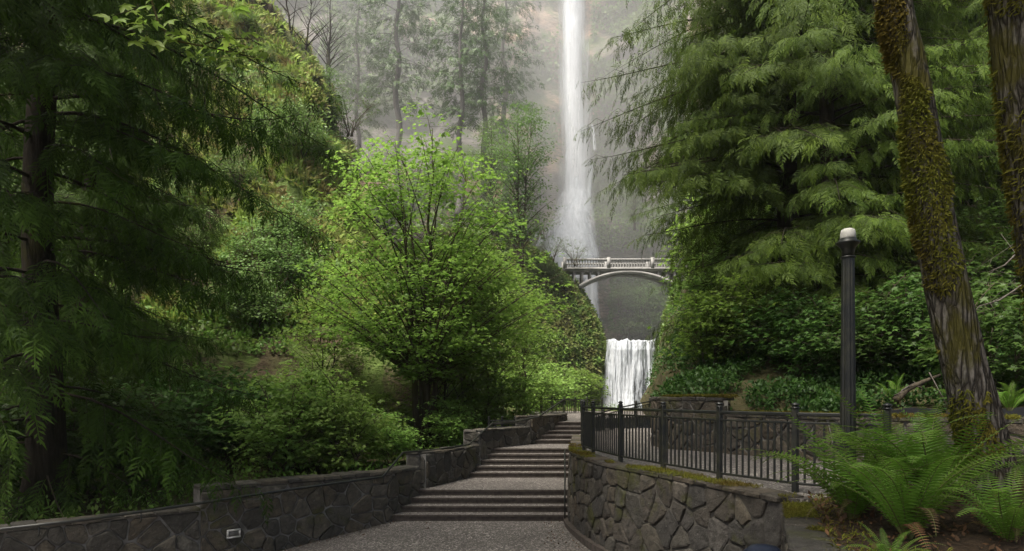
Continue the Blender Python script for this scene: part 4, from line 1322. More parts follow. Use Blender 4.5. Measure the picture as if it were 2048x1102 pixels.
# right cedars / hemlocks
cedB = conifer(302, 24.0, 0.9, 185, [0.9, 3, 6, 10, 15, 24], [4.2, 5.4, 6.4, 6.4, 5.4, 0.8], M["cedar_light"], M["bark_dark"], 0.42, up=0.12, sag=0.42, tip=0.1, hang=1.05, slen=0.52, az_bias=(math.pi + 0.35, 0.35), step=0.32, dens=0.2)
q = P(1575, 0, 22.0)
ctree("cedar_tree", "tall feathery green cedar between the bridge and the lamp post", "feathery green cedars on the bank", (q[0], 22.0, bank_z(q[0], 22.0) - 0.8), cedB)
q = P(1655, 0, 19.0)
ctree("cedar_tree", "shaded cedar with thick dark base behind the lamp post", "feathery green cedars on the bank", (q[0] + 0.4, 19.8, bank_z(q[0], 19.8) - 0.8), cedB, 2.6, 0.8)
q = P(1760, 0, 27.0)
ctree("cedar_tree", "cedar rising between lamp post and leaning trunk, farther up the bank", "feathery green cedars on the bank", (q[0], 27.0, bank_z(q[0], 27.0) - 0.8), cedB, 4.4, 0.95)
q = P(1432, 0, 33.0)
ctree("cedar_tree", "cedar standing behind the tall feathery one, over the bridge's far end", "feathery green cedars on the bank", (q[0], 33.0, bank_z(q[0], 33.0) - 0.8), cedB, 1.4, 0.66)
q = P(1930, 0, 26.0)
ctree("cedar_tree", "dim cedar in the dark wood just right of the leaning trunk", "feathery green cedars on the bank", (q[0], 26.0, bank_z(q[0], 26.0) - 0.8), cedB, 5.5, 1.0)
q = P(2120, 0, 22.0)
ctree("cedar_tree", "dim cedar in the dark wood at the very edge of the picture", "feathery green cedars on the bank", (q[0], 22.0, bank_z(q[0], 22.0) - 0.8), cedB, 0.8, 0.9)
q = P(1850, 0, 36.0)
ctree("cedar_tree", "far dim cedar high on the dark bank above the lamp post", "feathery green cedars on the bank", (q[0], 36.0, bank_z(q[0], 36.0) - 0.8), cedB, 3.1, 1.1)

# hazy firs against the cliff
fir = conifer(303, 42.0, 15.0, 75, [15, 20, 28, 36, 42], [5.5, 6.5, 6.0, 4.0, 0.6], M["fir"], M["bark_grey"], 0.55, up=0.2, sag=0.42, tip=0.12, hang=0.3, slen=1.05, T=SPRAY_S, step=0.6, dens=0.4, blen=0.3, start=0.3, wob=0.3)
for px, py, D_, s_, rz, lab in ((795, 330, 84, 0.95, 0.0, "tall hazy fir with bare pale trunk against the cliff"), (922, 340, 80, 0.80, 2.0, "hazy fir with dark crown nearest the large maple's top"), (968, 350, 82, 0.84, 4.0, "hazy fir between two others and the upper waterfall"),
                                (1010, 330, 92, 0.9, 1.0, "faint fir close to the upper waterfall"), (715, 330, 90, 0.75, 5.2, "thin hazy fir near the ridge against the cliff")):
    q = P(px, py, D_)
    ctree("fir_tree", lab, "hazy firs against the cliff", (q[0], D_, q[2] - 6.0), fir, rz, s_)
# hazy broadleaf trees
hz_w, hz_c = broadleaf(240, 2, [3, 6, 9.5, 10.5, 14, 17, 18.5], [2.0, 4.0, 3.6, 3.0, 4.0, 2.6, 0.8], 190, 9, 8, 0.26, M["hazel"], M["bark_maple"], T=OVAL_T, base_r=0.22, sub_r=1.1, disc_r=0.6, spread=0.3, twig=False)
for px, py, D_, s_, rz, lab in ((1042, 520, 70, 1.0, 0, "rounded light green tree beside the upper waterfall"), (985, 470, 76, 0.8, 2, "light green tree behind the large maple's top"), (1270, 450, 98, 0.5, 1, "small green tree right of the upper falls"), (655, 330, 66, 0.6, 4, "faint green tree behind the ridge")):
    q = P(px, py, D_)
    tree("broadleaf_tree", "tree", lab, "hazy broadleaf trees", (q[0], D_, q[2] - 0.8), hz_w, hz_c, rz, s_)
# bare hazy trees
bare_w, _ = broadleaf(250, 2, [5, 8, 11, 13], [2.0, 3.4, 3.4, 1.5], 60, 7, 2, 0.05, M["hazel"], M["bark_dark"], base_r=0.28, sub_r=1.2, spread=0.4)
bareb_w, bareb_c = broadleaf(251, 6, [0.8, 2.0, 3.4, 4.2], [1.4, 2.6, 2.9, 1.6], 70, 7, 2, 0.12, M["hazel"], M["twig"], base_r=0.06, sub_r=0.8, spread=0.7)
q = P(598, 105, 70)
tree("bare_tree", "tree", "dark bare forked tree on the misty ridge top", "bare trees", (q[0], 70, q[2] - 7), bare_w, None, 0.3, 1.25)
q = P(655, 90, 78)
tree("bare_tree", "tree", "faint bare tree in the mist beyond the ridge", "bare trees", (q[0], 78, q[2] - 8), bare_w, None, 2.3, 1.1)
for px, py, D_, s_, lab in ((700, 262, 66, 1.1, "bare twiggy bush at the ridge's crumbling end"), (1150, 524, 77.5, 0.75, "bare twiggy bush at the bridge's near end"), (1105, 515, 77, 0.8, "sparse twiggy bush on top of the mossy crag"), (1085, 470, 82, 0.9, "leaning bare bush left of the upper falls' foot")):
    q = P(px, py, D_)
    tree("bare_bush", "bush", lab, "bare twiggy bushes", (q[0], D_, q[2] - 0.5), bareb_w, bareb_c, px, s_, "stems")

# ------------------------------------------------------------------ mossy leaning trunk and the second trunk
def mossy_trunk(name, label, pts, rads, seed, bumps, moss_mat, nmoss, moss_fun, crown=None):
    rng = np.random.default_rng(seed)
    pts = np.array(pts, float)
    n, sides = 90, 48
    t_ = np.linspace(0, 1, n)
    tk = np.linspace(0, 1, len(pts))
    sp = smooth_poly(pts, n) if False else np.stack([np.interp(t_, tk, pts[:, i]) for i in range(3)], -1)
    for _ in range(3):
        sp[1:-1] = (sp[:-2] + 2 * sp[1:-1] + sp[2:]) / 4
    rr_ = np.interp(t_, tk, rads)
    tan = unit(np.gradient(sp, axis=0))
    u_ = unit(np.cross(tan, (0, 1.0, 0)))            # points sideways
    w_ = np.cross(tan, u_)
    a = np.arange(sides) * 2 * math.pi / sides
    dirn = np.cos(a)[None, :, None] * u_[:, None] + np.sin(a)[None, :, None] * w_[:, None]
    nz = fbm(np.stack([np.cos(a)[None] * 1.2 + 0 * t_[:, None], np.sin(a)[None] * 1.2 + 0 * t_[:, None], sp[:, 2:3] * 1.2 + 0 * a[None]], -1), 4, seed)
    crack = np.abs(fbm(np.stack([np.cos(a)[None] * 6 + 0 * t_[:, None], np.sin(a)[None] * 6 + 0 * t_[:, None], sp[:, 2:3] * 1.5 + 0 * a[None]], -1), 3, seed + 4))
    R_ = rr_[:, None] * (1 + 0.22 * nz - 0.12 * crack)
    for (bt, ba, bw, bh) in bumps:
        da = np.angle(np.exp(1j * (a - ba)))
        R_ = R_ + rr_[:, None] * bh * np.exp(-((t_[:, None] - bt) / bw) ** 2 - (da[None] / 0.6) ** 2)
    V = sp[:, None] + dirn * R_[..., None]
    org = pts[0]
    root = empty(name, org, 0, label, "tree", "moss covered trunks")
    i = np.arange(n - 1)[:, None] * sides
    j = np.arange(sides)[None]
    Fc = np.stack([i + j, i + sides + j, i + sides + (j + 1) % sides, i + (j + 1) % sides], -1).reshape(-1, 4)
    put("trunk", np_mesh("mossy_trunk", V.reshape(-1, 3) - org, Fc, M["bark_mossy"], smooth=True), root)
    # moss tufts
    ti = rng.random(nmoss * 4)
    ai = rng.uniform(0, 2 * math.pi, nmoss * 4)
    ii, jj = np.clip((ti * (n - 1)).astype(int), 0, n - 2), (ai / (2 * math.pi) * sides).astype(int) % sides
    fr = (ti * (n - 1) - ii)[:, None]
    fa = (ai / (2 * math.pi) * sides % 1.0)[:, None]
    j2 = (jj + 1) % sides
    ps = (V[ii, jj] * (1 - fa) + V[ii, j2] * fa) * (1 - fr) + (V[ii + 1, jj] * (1 - fa) + V[ii + 1, j2] * fa) * fr
    nn = dirn[ii, jj]
    kz = moss_fun(ti, ai) + 1.1 * fbm(ps * np.array((2.6, 2.6, 1.6)), 4, seed + 6) * 2 > 0.3
    ps, nn = ps[kz][:nmoss], nn[kz][:nmoss]
    m_ = len(ps)
    tufts = leaf_cloud((np.array([(0, -0.12, 0), (0, 0.12, 0), (0.6, 0.1, 0), (1.0, 0, -0.25)], float), np.array([(0, 1, 2), (0, 2, 3)])), ps - org - nn * 0.008,
                       nn * 0.55 + rng.normal(0, 0.4, (m_, 3)) + np.array((0, 0, -0.55)), nn + rng.normal(0, 0.3, (m_, 3)), rng.uniform(0.035, 0.085, m_), rng, moss_mat, "moss")
    tag(put("moss", tufts, root), kind="stuff")
    return root, org

k = NT("mossy_trunk_bark")
v = k.coords((16, 16, 2.2))
vo = k.n("TexVoronoi", {"Vector": k.n("VectorMath", {0: v, 1: k.n("TexNoise", {"Vector": v, "Scale": 1.3, "Detail": 3.0}).outputs["Color"]}, operation='ADD').outputs[0], "Scale": 1.0}, feature='DISTANCE_TO_EDGE').outputs["Distance"]
cr_ = k.ramp(vo, [(0.0, 0.0), (0.22, 1.0)])
fine = k.noise(26, 5.0, 0.65, k.coords((1, 1, 0.45)))
col = k.mix(cr_, (0.028, 0.023, 0.018), k.mix(k.ramp(fine, [(0.35, 0.0), (0.7, 1.0)]), (0.085, 0.073, 0.06), (0.22, 0.20, 0.175)))
mz = k.noise(1.6, 6.0, 0.65, k.coords((1, 1, 0.6)))
col = k.mix(k.ramp(mz, [(0.52, 0.0), (0.6, 0.9)]), col, (0.075, 0.068, 0.016))
hh_ = k.math('MULTIPLY_ADD', cr_, 0.7, k.math('MULTIPLY', fine, 0.4))
M["bark_mossy"] = k.finish(k.bsdf(col, 0.95, k.bump(hh_, 1.0, 0.035), 0.1))
tp = [P(1992, 990, 7.0), P(1980, 930, 7.0), P(1931, 740, 7.05), P(1893, 570, 7.1), P(1860, 400, 7.15), P(1840, 260, 7.2), P(1815, 130, 7.25), P(1782, 0, 7.3), P(1735, -130, 7.4), P(1690, -330, 7.5)]
rt = [0.31, 0.235, 0.215, 0.205, 0.205, 0.19, 0.18, 0.18, 0.175, 0.15]
def moss1(t_, a):       # moss on the far right flank and towards the top
    return 0.40 * np.cos(a) * -1.0 * 0 + 0.42 * np.cos(a - 0.15) + 0.30 * np.clip((t_ - 0.5) * 2, 0, 1) - 0.02 + 0.5 * np.exp(-((t_ - 0.47) / 0.05) ** 2)
root1, org1 = mossy_trunk("mossy_maple_tree", "leaning mossy maple trunk rising behind the ferns", tp, rt, 401, [(0.47, math.pi, 0.025, 0.32), (0.0, math.pi * 0.9, 0.05, 0.35), (0.0, 0.2, 0.05, 0.35), (0.77, math.pi, 0.03, 0.15)], M["moss"], 17000, moss1)
tp2 = [P(2160, 1000, 6.6), P(2130, 700, 6.6), P(2085, 420, 6.6), P(2062, 280, 6.6), P(2050, 180, 6.6), P(2042, 60, 6.6), P(2030, -60, 6.6), P(2010, -320, 6.7)]
root2, org2 = mossy_trunk("mossy_maple_tree", "thick shaggy brown mossed trunk cut by the picture's edge", tp2, [0.35, 0.27, 0.24, 0.25, 0.25, 0.25, 0.26, 0.22], 402, [(0.6, math.pi, 0.05, 0.25)], M["moss"], 14000, lambda t_, a: 0.55 + 0 * t_)
# crowns of the two mossed maples, above the frame, that shade the ferns and the ramp
for root, org, seed, cx_, cy_, cz_ in ((root1, org1, 411, 4.2, 6.0, 9.6), (root2, org2, 412, 5.0, 5.0, 9.8)):
    rng = np.random.default_rng(seed)
    tipz = np.array(tp[-1] if root is root1 else tp2[-1])
    tubes, PP = [], []
    for i in range(26):
        tgt = np.array((cx_, cy_, cz_)) + rng.normal(0, 1, 3) * (2.4, 2.6, 0.7)
        tgt[1] = min(tgt[1], 8.5)
        tgt[2] = max(tgt[2], 5.0 + 0.64 * tgt[1])
        b = bezier(tipz, tipz * 0.6 + tgt * 0.4 + (0, 0, 0.5), tgt, 7)
        tubes.append(tube_vf(b - org, np.linspace(0.07, 0.012, 7), 5, False))
        PP.append(tgt + rng.normal(0, 1, (70, 3)) * (0.8, 0.8, 0.22))
    if root is root1:                                # high limbs added above the frame over ramp and stairs, for their shade
        top_ = tipz + np.array((-0.5, 2.0, 5.0))
        tubes.append(tube_vf(bezier(tipz, tipz + (0, 0.6, 2.5), top_, 6) - org, np.linspace(0.15, 0.1, 6), 8, False))
        for i in range(110):
            tgt = np.array((rng.uniform(-5, 4), rng.uniform(8, 18), 0.0))
            tgt[2] = 5.4 + 0.64 * tgt[1] + rng.uniform(0, 2.5)
            tubes.append(tube_vf(bezier(top_, top_ * 0.6 + tgt * 0.4 + (0, 0, 0.4), tgt, 7) - org, np.linspace(0.06, 0.01, 7), 5, False))
            PP.append(tgt + rng.normal(0, 1, (60, 3)) * (0.8, 0.6, 0.2) + (0, 0, 0.3))
    PP = np.concatenate(PP)
    n_ = len(PP)
    put("branches", np_mesh("branches", *join(tubes), M["bark_maple"], smooth=True), root)
    put("crown", leaf_cloud(MAPLE_T, PP - org, rng.normal(0, 1, (n_, 3)) * (1, 1, 0.3) - (0, 0, 0.2), np.array((0, 0, 1.0)) + rng.normal(0, 0.3, (n_, 3)), rng.uniform(0.09, 0.16, n_), rng, M["maple"], "crown"), root)

# ------------------------------------------------------------------ overhanging maple branch, top left
LEAF_ME = []
for s_ in range(3):
    V, Fc = maple_leaf_template(True)
    rng = np.random.default_rng(500 + s_)
    V = V * 1.0
    V[:, 2] += rng.normal(0, 0.02, len(V))
    LEAF_ME.append(np_mesh("maple_leaf", V, Fc, M["maple_bright"], np.full(len(V), 0.3 + 0.3 * s_)))
ob = np.array((-9.5, 5.2, -0.3))
om = empty("maple_tree", ob, 0, "overhanging maple branch with large bright leaves against the dark cedar", "maple tree", "maples behind the stair wall")
trunkp = np.array([ob, ob + (0.2, 0.1, 3.5), ob + (0.6, 0.4, 6.5), ob + (1.2, 0.8, 9.0)])
tube_obj("trunk", trunkp, [0.3, 0.24, 0.2, 0.14], M["bark_maple"], om, ob, 14)
main = [trunkp[2], P(120, -330, 7.0), P(270, -120, 7.0), P(303, 0, 7.0), P(318, 50, 7.0), P(352, 82, 7.0), P(420, 95, 7.0), P(480, 108, 6.9), P(520, 118, 6.9)]
tube_obj("branch", main, [0.09, 0.06, 0.022, 0.013, 0.012, 0.011, 0.009, 0.006, 0.004], M["bark_maple"], om, ob, 8)
side1 = [P(308, 12, 7.0), P(270, 18, 6.95), P(225, 32, 6.9)]
side2 = [P(400, 92, 7.0), P(440, 75, 6.95), P(500, 78, 6.9), P(525, 92, 6.9)]
side3 = [P(290, -60, 7.0), P(400, -30, 7.1), P(470, 8, 7.1)]
for sp_ in (side1, side2, side3):
    tube_obj("twig", sp_, np.linspace(0.008, 0.003, len(sp_)), M["bark_maple"], om, ob, 6)
rng = np.random.default_rng(510)
spots = [(222, 32), (240, 38), (262, 20), (258, 48), (285, 30), (240, 12), (275, 68), (268, 78), (300, 70), (312, 78), (328, 92), (335, 45), (345, 55), (350, 78), (362, 62), (322, 30), (300, 40), (375, 80), (372, 105), (395, 75), (412, 92), (420, 110), (435, 95), (430, 68), (445, 110), (452, 128), (462, 78), (470, 95), (470, 130), (485, 70), (490, 92), (500, 108), (488, 112), (512, 92), (520, 105), (525, 122), (505, 65), (478, 60), (400, 36), (408, 40), (465, 15), (455, 22), (480, 8), (495, 12), (475, -8), (340, 8), (300, 8), (315, -12), (280, -10), (345, -20), (420, -10), (440, -25), (385, 95), (405, 118), (440, 60), (450, 85), (335, 70), (287, 55)]
spots += [(x + dx, y + dy) for (x, y), dx, dy in zip(spots[::2], rng.uniform(-14, 14, 40), rng.uniform(-10, 12, 40))]
for i, (px, py) in enumerate(spots):
    p = P(px + rng.uniform(-5, 5), py + rng.uniform(-4, 4), 6.95 + rng.uniform(-0.25, 0.25))
    az = rng.uniform(-2.6, -0.4)                    # tips hang outward and down, flat side half towards the sky
    lf_ = put("leaf", LEAF_ME[i % 3], om, p - ob)
    sc_ = rng.uniform(0.085, 0.13)
    lf_.scale = (sc_,) * 3
    fl = rng.random() < 0.45                         # half of them point the other way along the twig
    lf_.rotation_euler = (rng.uniform(0.35, 0.95) * (-1 if fl else 1), rng.uniform(0.05, 0.6), rng.uniform(-0.9, 0.9) + (math.pi if fl else 0.0))

rng = np.random.default_rng(515)
tubes, PP = [], []
for i in range(150):                                 # unseen crown added above the frame to shade the pavement
    tgt = ob + (8.6, -1.6, 10.5) + rng.normal(0, 1, 3) * (2.4, 2.4, 1.0)
    if i >= 70:
        tgt = np.array((rng.uniform(-9.0, -1.0), rng.uniform(7.5, 11.5), 0.0))
        tgt[2] = 5.4 + 0.64 * tgt[1] + rng.uniform(0, 1.8)
    tgt[2] = max(tgt[2], 5.2 + 0.64 * tgt[1])
    tubes.append(tube_vf(bezier(trunkp[3], trunkp[3] * 0.6 + tgt * 0.4 + (0, 0, 0.5), tgt, 7) - ob, np.linspace(0.06, 0.01, 7), 5, False))
    PP.append(tgt + rng.normal(0, 1, (75, 3)) * (0.8, 0.8, 0.22))
PP = np.concatenate(PP)
put("branches", np_mesh("branches", *join(tubes), M["bark_maple"], smooth=True), om)
put("crown", leaf_cloud(MAPLE_T, PP - ob, rng.normal(0, 1, (len(PP), 3)) * (1, 1, 0.3) - (0, 0, 0.2), np.array((0, 0, 1.0)) + rng.normal(0, 0.3, (len(PP), 3)), rng.uniform(0.09, 0.16, len(PP)), rng, M["maple"], "crown"), om)

# ------------------------------------------------------------------ sword ferns
def frond(seed, L=1.0, bend=0.8, width=0.16, mat="fern"):
    rng = np.random.default_rng(seed)
    n = 24
    s_ = np.linspace(0, 1, n)
    ang = 1.25 - bend * 1.9 * s_ ** 1.4                # elevation along the frond
    x = np.r_[0, np.cumsum(np.cos(ang[:-1]))] / (n - 1) * L
    z = np.r_[0, np.cumsum(np.sin(ang[:-1]))] / (n - 1) * L
    y = 0.05 * L * s_ ** 2 * rng.uniform(-1, 1)
    rib = np.stack([x, y + 0 * s_, z], -1)
    RV, RF = tube_vf(rib, np.linspace(0.005, 0.0015, n), 4, False)
    V, Fc = [], []
    m_ = 27
    for k_ in range(m_):
        f_ = 0.1 + 0.89 * k_ / m_
        c = np.array([np.interp(f_, s_, rib[:, q]) for q in range(3)])
        e_ = np.interp(f_, s_, ang)
        t_ = np.array((math.cos(e_), 0, math.sin(e_)))
        nn = np.array((-math.sin(e_), 0, math.cos(e_)))
        w = width * L * min(1, (f_ * 3.2) ** 0.7) * (1 - f_) ** 0.55 * rng.uniform(0.88, 1.08) + 0.006
        for sd in (-1, 1):
            d_ = unit(np.array((0, sd, 0)) + 0.28 * t_ + 0.12 * nn)
            tip_ = c + d_ * w - nn * 0.10 * w
            h = 0.0175 * L * (1 - 0.4 * f_)
            i = len(V)
            V += [c - t_ * h * 0.25, c + d_ * w * 0.5 - t_ * h * 0.45, tip_, c + d_ * w * 0.42 + t_ * h * 0.6, c + t_ * h * 0.6]
            Fc += [(i, i + 1, i + 2), (i, i + 2, i + 3), (i, i + 3, i + 4)]
    V = np.array(V)
    nb = len(V)
    me = bpy.data.meshes.new("frond")
    me.from_pydata([tuple(v) for v in V] + [tuple(v) for v in RV], [], [tuple(q) for q in Fc] + [tuple(int(w_) + nb for w_ in q) for q in RF])
    a = me.attributes.new("rnd", 'FLOAT', 'POINT')
    a.data.foreach_set("value", np.full(nb + len(RV), rng.random(), np.float32))
    me.materials.append(M[mat])
    me.materials.append(M["fern_rib"])
    for i, p in enumerate(me.polygons):
        p.material_index = 0 if i < len(Fc) else 1
    return me
FRONDS = [frond(600 + i, 1.0, b) for i, b in enumerate((0.35, 0.5, 0.62, 0.75, 0.9, 1.0))]
FRONDS_DEAD = [frond(610 + i, 0.8, b, 0.12, "litter") for i, b in enumerate((1.2, 1.45))]
def fern(label, loc, n, size, seed, tilt=(0, 0), az0=0.0, az1=2 * math.pi, nm="sword_fern"):
    rng = np.random.default_rng(seed)
    root = empty(nm, loc, 0, label, "fern", "sword ferns under the leaning trunk")
    for i in range(n):
        az = az0 + (az1 - az0) * (i + rng.uniform(-0.3, 0.3)) / n
        k_ = int(rng.integers(0, 6))
        o = put("frond", FRONDS[k_], root, (0.03 * math.cos(az), 0.03 * math.sin(az), 0.0), (rng.uniform(-0.25, 0.25), rng.uniform(-0.15, 0.3), az))
        s_ = size * rng.uniform(0.65, 1.12)
        o.scale = (s_, s_ * rng.uniform(0.8, 1.15), s_)
    for i in range(n // 5):                         # last year's brown fronds lying low
        az = rng.uniform(0, 2 * math.pi)
        o = put("dead_frond", FRONDS_DEAD[i % 2], root, (0, 0, 0.02), (rng.uniform(-0.4, 0.4), rng.uniform(0.1, 0.5), az))
        o.scale = (size * rng.uniform(0.6, 0.9),) * 3
    return root
def on_soil(px, py, D_):
    p = P(px, py, D_)
    return (p[0], p[1], soil_z(p[0], p[1]) - 0.02)
fern("large sword fern with arching fronds in front of the lamp post", on_soil(1815, 1000, 6.0), 24, 1.4, 621)
fern("sword fern leaning over the planter's mossy edge beside the fence post", on_soil(1705, 960, 6.75), 22, 1.3, 622)
fern("upright sword fern against the leaning trunk's base", on_soil(1870, 900, 6.8), 22, 1.5, 623)
fern("tall sword fern beside the lamp post behind the others", on_soil(1790, 900, 7.4), 20, 1.5, 628)
fern("sword fern behind the trunk's base filling the gap to the ramp wall", on_soil(1890, 900, 8.1), 18, 1.3, 629)
fern("bright sword fern in the bottom corner before the leaning trunk", on_soil(2015, 980, 5.6), 22, 1.0, 624)
fern("low small sword fern on bare soil at the bottom edge", on_soil(1780, 1080, 5.35), 11, 0.45, 625)
fern("dim sword fern beyond the leaning trunk at the picture's edge", on_soil(2060, 900, 8.0), 18, 0.95, 626)
for i, (px, D_, lab) in enumerate(((1930, 10.5, "shaded sword fern on the bank behind the leaning trunk"), (2020, 11.5, "shaded sword fern on the dark bank at the edge"), (1700, 14.5, "small sword fern on the ramp wall's top left of the lamp"), (1790, 13.5, "sword fern on the ramp wall right of the lamp"))):
    q = P(px, 0, D_)
    fern(lab, (q[0], D_, max(bank_z(q[0], D_), 2.5)), 14, 0.8, 640 + i)
# dead wood on the bank
for i, (pts, lab) in enumerate((([P(1792, 800, 12.0), P(1815, 778, 12.2), P(1850, 762, 12.4), P(1880, 750, 12.6)], "fallen brown branch lying on the bank behind the ferns"), ([P(2060, 560, 11), P(2000, 600, 11.2), P(1960, 612, 11.4), P(1930, 640, 11.5)], "pale dead branch reaching across the dark bank"), ([P(2060, 480, 11.0), P(2010, 530, 11.1), P(1975, 545, 11.2)], "thin bare dead branch above another at the edge"))):
    r0 = 0.07 if i == 0 else 0.018
    org = np.array(pts[0])
    fb = empty("fallen_branch", org, 0, lab, "branch", "dead branches on the bank")
    tube_obj("limb", pts, np.linspace(r0, r0 * 0.35, len(pts)), M["bark_maple"] if i == 0 else M["twig_pale"], fb, org, 8)
    rng = np.random.default_rng(700 + i)
    for k_ in range(5):
        a = pts[k_ % (len(pts) - 1)] * 0.5 + pts[k_ % (len(pts) - 1) + 1] * 0.5
        tube_obj("twig", [a, a + rng.normal(0, 0.12, 3), a + rng.normal(0, 0.3, 3)], [r0 * 0.3, r0 * 0.22, 0.003], M["twig_pale"], fb, org, 5)

# ------------------------------------------------------------------ ground cover
BLADE_T = (np.array([(0, -0.07, 0), (0, 0.07, 0), (0.6, 0.05, 0.0), (1.0, 0, -0.3)], float), np.array([(0, 1, 2), (0, 2, 3)]))
def cover(name, label, G, N, n, T, size, mat, seed, up=0.6, keep=None, lift=0.0, spread=0.9, crop=None):
    rng = np.random.default_rng(seed)
    if crop:
        gx_ = CX + G[..., 0] / G[..., 1] * FPX
        gy_ = HY - (G[..., 2] - EYE_Z) / G[..., 1] * FPX
        ok = (gx_ > crop[0]) & (gx_ < crop[1]) & (gy_ > crop[2]) & (gy_ < crop[3])
        r_, c_ = np.where(ok.any(1))[0], np.where(ok.any(0))[0]
        G, N = G[r_[0]:r_[-1] + 1, c_[0]:c_[-1] + 1], N[r_[0]:r_[-1] + 1, c_[0]:c_[-1] + 1]
        iv = in_view(*crop)
        kp = keep
        keep = iv if kp is None else (lambda p: iv(p) & kp(p))
    p, q = sample(G, N, n, rng, keep)
    m_ = len(p)
    d_ = rng.normal(0, spread, (m_, 3)) + q * 0.5 + np.array((0, 0, up))
    nn = q + rng.normal(0, 0.5, (m_, 3)) + np.array((0, 0, 0.5))
    o = put(name, leaf_cloud(T, p + q * (lift * rng.random((m_, 1))), d_, nn, rng.uniform(size * 0.5, size * 1.2, m_), rng, mat, name))
    return tag(o, label, None, None, "stuff")
def patchy(seed, sc_, thr):
    return lambda p: fbm(p * sc_, 3, seed) > thr
def in_view(x0, x1, y0, y1):
    def f(p):
        px = CX + p[:, 0] / p[:, 1] * FPX
        py = HY - (p[:, 2] - EYE_Z) / p[:, 1] * FPX
        return (px > x0) & (px < x1) & (py > y0) & (py < y1)
    return f
both = lambda a, b: (lambda p: a(p) & b(p))
cover("grass", "yellow green grass tufts over the steep hillside", HILL, HILLN, 100000, BLADE_T, 0.7, M["grass"], 801, 0.4, patchy(4, 0.35, -0.02), spread=0.5, crop=(150, 800, -60, 650))
cover("undergrowth", "low leafy plants over the steep hillside", HILL, HILLN, 80000, OVAL_T, 0.26, M["cover"], 802, 0.3, patchy(9, 0.3, 0.05), lift=0.5, crop=(150, 850, 60, 850))
cover("undergrowth", "moss, ferns and leaves clinging to the crag", CRAG, CRAGN, 60000, OVAL_T, 0.42, M["crag_cover"], 803, -0.3, None, lift=0.3, crop=(850, 1230, 440, 840))
cover("undergrowth", "leafy plants on the bank right of the lower falls", BANK, BANKN, 14000, OVAL_T, 0.42, M["cover"], 804, 0.1, lift=0.4, crop=(1290, 1500, 550, 840))
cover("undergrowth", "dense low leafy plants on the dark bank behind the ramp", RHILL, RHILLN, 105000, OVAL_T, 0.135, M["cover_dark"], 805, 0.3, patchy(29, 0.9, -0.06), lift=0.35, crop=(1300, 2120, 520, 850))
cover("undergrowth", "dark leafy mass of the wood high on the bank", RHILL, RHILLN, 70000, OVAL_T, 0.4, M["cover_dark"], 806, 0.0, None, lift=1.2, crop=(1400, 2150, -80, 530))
cover("undergrowth", "leafy plants on the valley floor behind the walls", VALLEY, VALLEYN, 60000, OVAL_T, 0.14, M["cover"], 807, 0.6, in_view(-80, 1240, 500, 1100), lift=0.5)
cover("undergrowth", "shrubs and moss clinging to the hazy cliff", CLIFF, CLIFFN, 45000, OVAL_T, 1.0, M["hazel"], 808, -0.2, patchy(17, 0.09, 0.045), lift=0.9, crop=(450, 1500, -60, 720))
cover("undergrowth", "dark bushes hanging in the recess under the bridge", CLIFF, CLIFFN, 16000, OVAL_T, 0.7, M["cover"], 809, -0.2, patchy(19, 0.15, -0.02), lift=0.9, crop=(1215, 1420, 550, 690))
cover("undergrowth", "hanging bushes on the cliff right of the upper falls", CLIFF, CLIFFN, 34000, OVAL_T, 0.7, M["cover"], 814, -0.2, patchy(23, 0.12, 0.0), lift=1.0, crop=(1185, 1420, -60, 540))
cover("leaf_litter", "brown dead leaves and needles on the planter soil", SOIL, SOILN, 5200, OVAL_T, 0.075, M["litter"], 810, 0.0, None, lift=0.02)
PAVE = np.array([[(x, y, pave_z(x, y) + 0.004) for x in np.linspace(-6.5, 1.4, 60)] for y in np.linspace(11.5, 15.35, 40)])
cover("leaf_litter", "scattered fallen leaves and needles on the lower pavement", PAVE, grid_normals(PAVE, (0, 0, 1)), 2600, OVAL_T, 0.045, M["litter"], 812, 0.0, lambda p: (np.minimum(np.abs(p[:, 0] - 1.25), np.abs((p[:, 0] + 2.89) - (p[:, 1] - 15.4) * 1.13)) < 0.5 + 0.0 * p[:, 0]) | (vnoise(p * 3.1, 3) > 0.86), lift=0.004, spread=0.4)
cover("moss", "green moss creeping over the planter soil's edge", SOIL, SOILN, 20000, BLADE_T, 0.05, M["moss_green"], 811, 0.4, lambda p: (p[:, 0] < np.interp(p[:, 1], [4.3, 5.75, 8.2, 8.6], [5.5, 3.25, 4.1, 4.4])) , lift=0.02)
# moss along wall tops
def moss_strip(label, pts, z, half, n, seed, size=0.05, thr=-0.05):
    rng = np.random.default_rng(seed)
    pts = np.array(pts, float)
    seg = np.r_[0, np.cumsum(np.linalg.norm(np.diff(pts, axis=0), axis=1))]
    u_ = rng.uniform(0, seg[-1], n)
    p = np.stack([np.interp(u_, seg, pts[:, 0]), np.interp(u_, seg, pts[:, 1])], -1)
    g = np.stack([np.gradient(np.interp(np.linspace(0, seg[-1], 50), seg, pts[:, i])) for i in range(2)], -1)
    g = unit(g)
    gi = g[np.clip((u_ / seg[-1] * 49).astype(int), 0, 49)]
    nr = np.stack([gi[:, 1], -gi[:, 0]], -1)
    p = p + nr * rng.uniform(half[0], half[1], n)[:, None]
    p3 = np.concatenate([p, np.full((n, 1), z)], 1)
    k_ = fbm(p3 * 1.6, 3, seed) > thr
    p3 = p3[k_]
    m_ = len(p3)
    p3[:, 2] += rng.uniform(-0.01, 0.015, m_)
    o = put("moss", leaf_cloud(BLADE_T, p3, rng.normal(0, 0.6, (m_, 3)) + (0, 0, 0.5), np.array((0, 0, 1.0)) + rng.normal(0, 0.5, (m_, 3)), rng.uniform(size * 0.6, size * 1.4, m_), rng, M["moss_green"], "moss"))
    tag(o, label, None, None, "stuff")
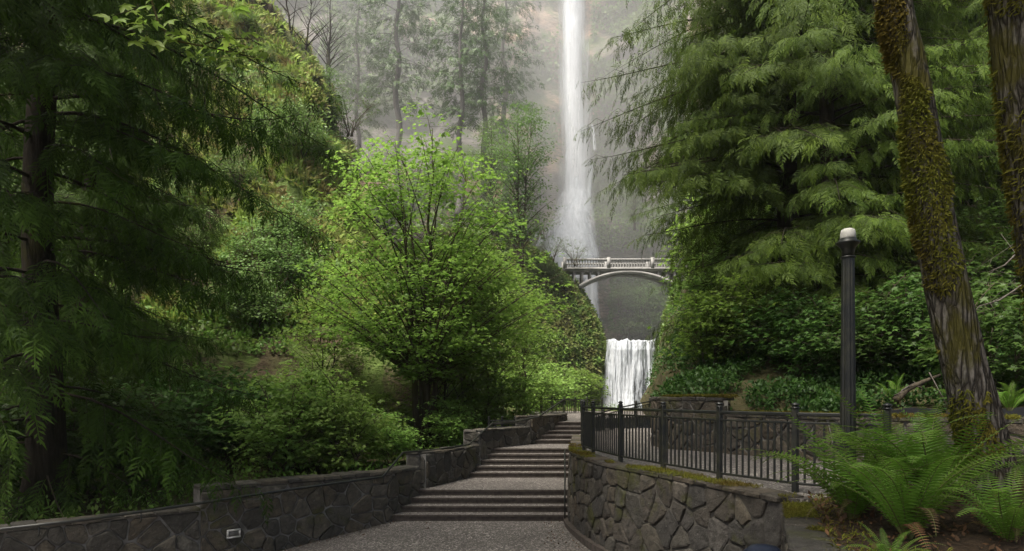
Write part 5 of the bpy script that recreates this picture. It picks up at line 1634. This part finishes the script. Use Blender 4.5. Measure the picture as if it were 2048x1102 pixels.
moss_strip("moss along the top of the curved wall under the fence", FACE_S[15:], TERZ + 0.015, (-0.35, 0.06), 16000, 821, 0.04, 0.0)
moss_strip("thick bright moss on top of the tall wall block", [(3.75, 16.3), (4.9, 14.75)], 2.955, (-0.42, 0.0), 9000, 822, 0.05, -0.12)
moss_strip("bright moss along the top of the wall behind the ramp", [(4.86, 14.7), (5.9, 13.3), (7.0, 12.0), (8.6, 11.0)], 2.58, (-0.42, 0.06), 12000, 823, 0.06, -0.15)
moss_strip("green moss on the planter wall's top", [(3.46, 8.2), (2.5, 5.75), (2.9, 5.1)], 1.605, (-0.44, 0.04), 14000, 824, 0.035, -0.04)

# ------------------------------------------------------------------ haze
def mist_body(label, c, r, dens):
    """spray cloud hanging round the falls, thinning out to nothing at its rim"""
    a = np.linspace(0, 2 * math.pi, 32, endpoint=False)
    b = np.linspace(0.02, math.pi - 0.02, 18)
    V = np.stack([np.sin(b)[:, None] * np.cos(a)[None], np.sin(b)[:, None] * np.sin(a)[None], np.cos(b)[:, None] + 0 * a[None]], -1)
    i = np.arange(17)[:, None] * 32 + np.arange(32)[None]
    j = np.arange(17)[:, None] * 32 + (np.arange(32)[None] + 1) % 32
    Fc = [tuple(q) for q in np.stack([i, i + 32, j + 32, j], -1).reshape(-1, 4)] + [tuple(range(32)), tuple(range(17 * 32 + 31, 17 * 32 - 1, -1))]
    k = NT("falls_mist")
    co = k.n("TexCoord").outputs["Object"]
    ln = k.n("VectorMath", {0: co}, operation='LENGTH').outputs["Value"]
    f = k.math('MAXIMUM', k.math('SUBTRACT', 1.0, ln), 0.0)
    f = k.math('MULTIPLY', k.math('POWER', f, 1.5), dens)
    vol = k.n("VolumePrincipled", {"Color": (0.95, 0.96, 0.97, 1), "Density": f, "Anisotropy": 0.3})
    k.t.links.new(vol.outputs[0], k.out.inputs["Volume"])
    o = put("mist", py_mesh("mist", V.reshape(-1, 3), Fc, k.m), None, c, (0, 0, 0), r)
    return tag(o, label, kind="stuff")
mist_body("pale spray cloud hanging round the upper waterfall", (-2.0, 98.0, 44.0), (66.0, 36.0, 60.0), 0.019)
V, Fc = box_vf(-122, 162, -18, 150, -3.4, 122)
k = NT("valley_haze")
vol = k.n("VolumePrincipled", {"Color": (0.92, 0.95, 0.97, 1), "Density": 0.0003, "Anisotropy": 0.35})
k.t.links.new(vol.outputs[0], k.out.inputs["Volume"])
hz = put("haze", np_mesh("haze", V, Fc, k.m))
tag(hz, "pale mist drifting through the whole gorge", kind="stuff")
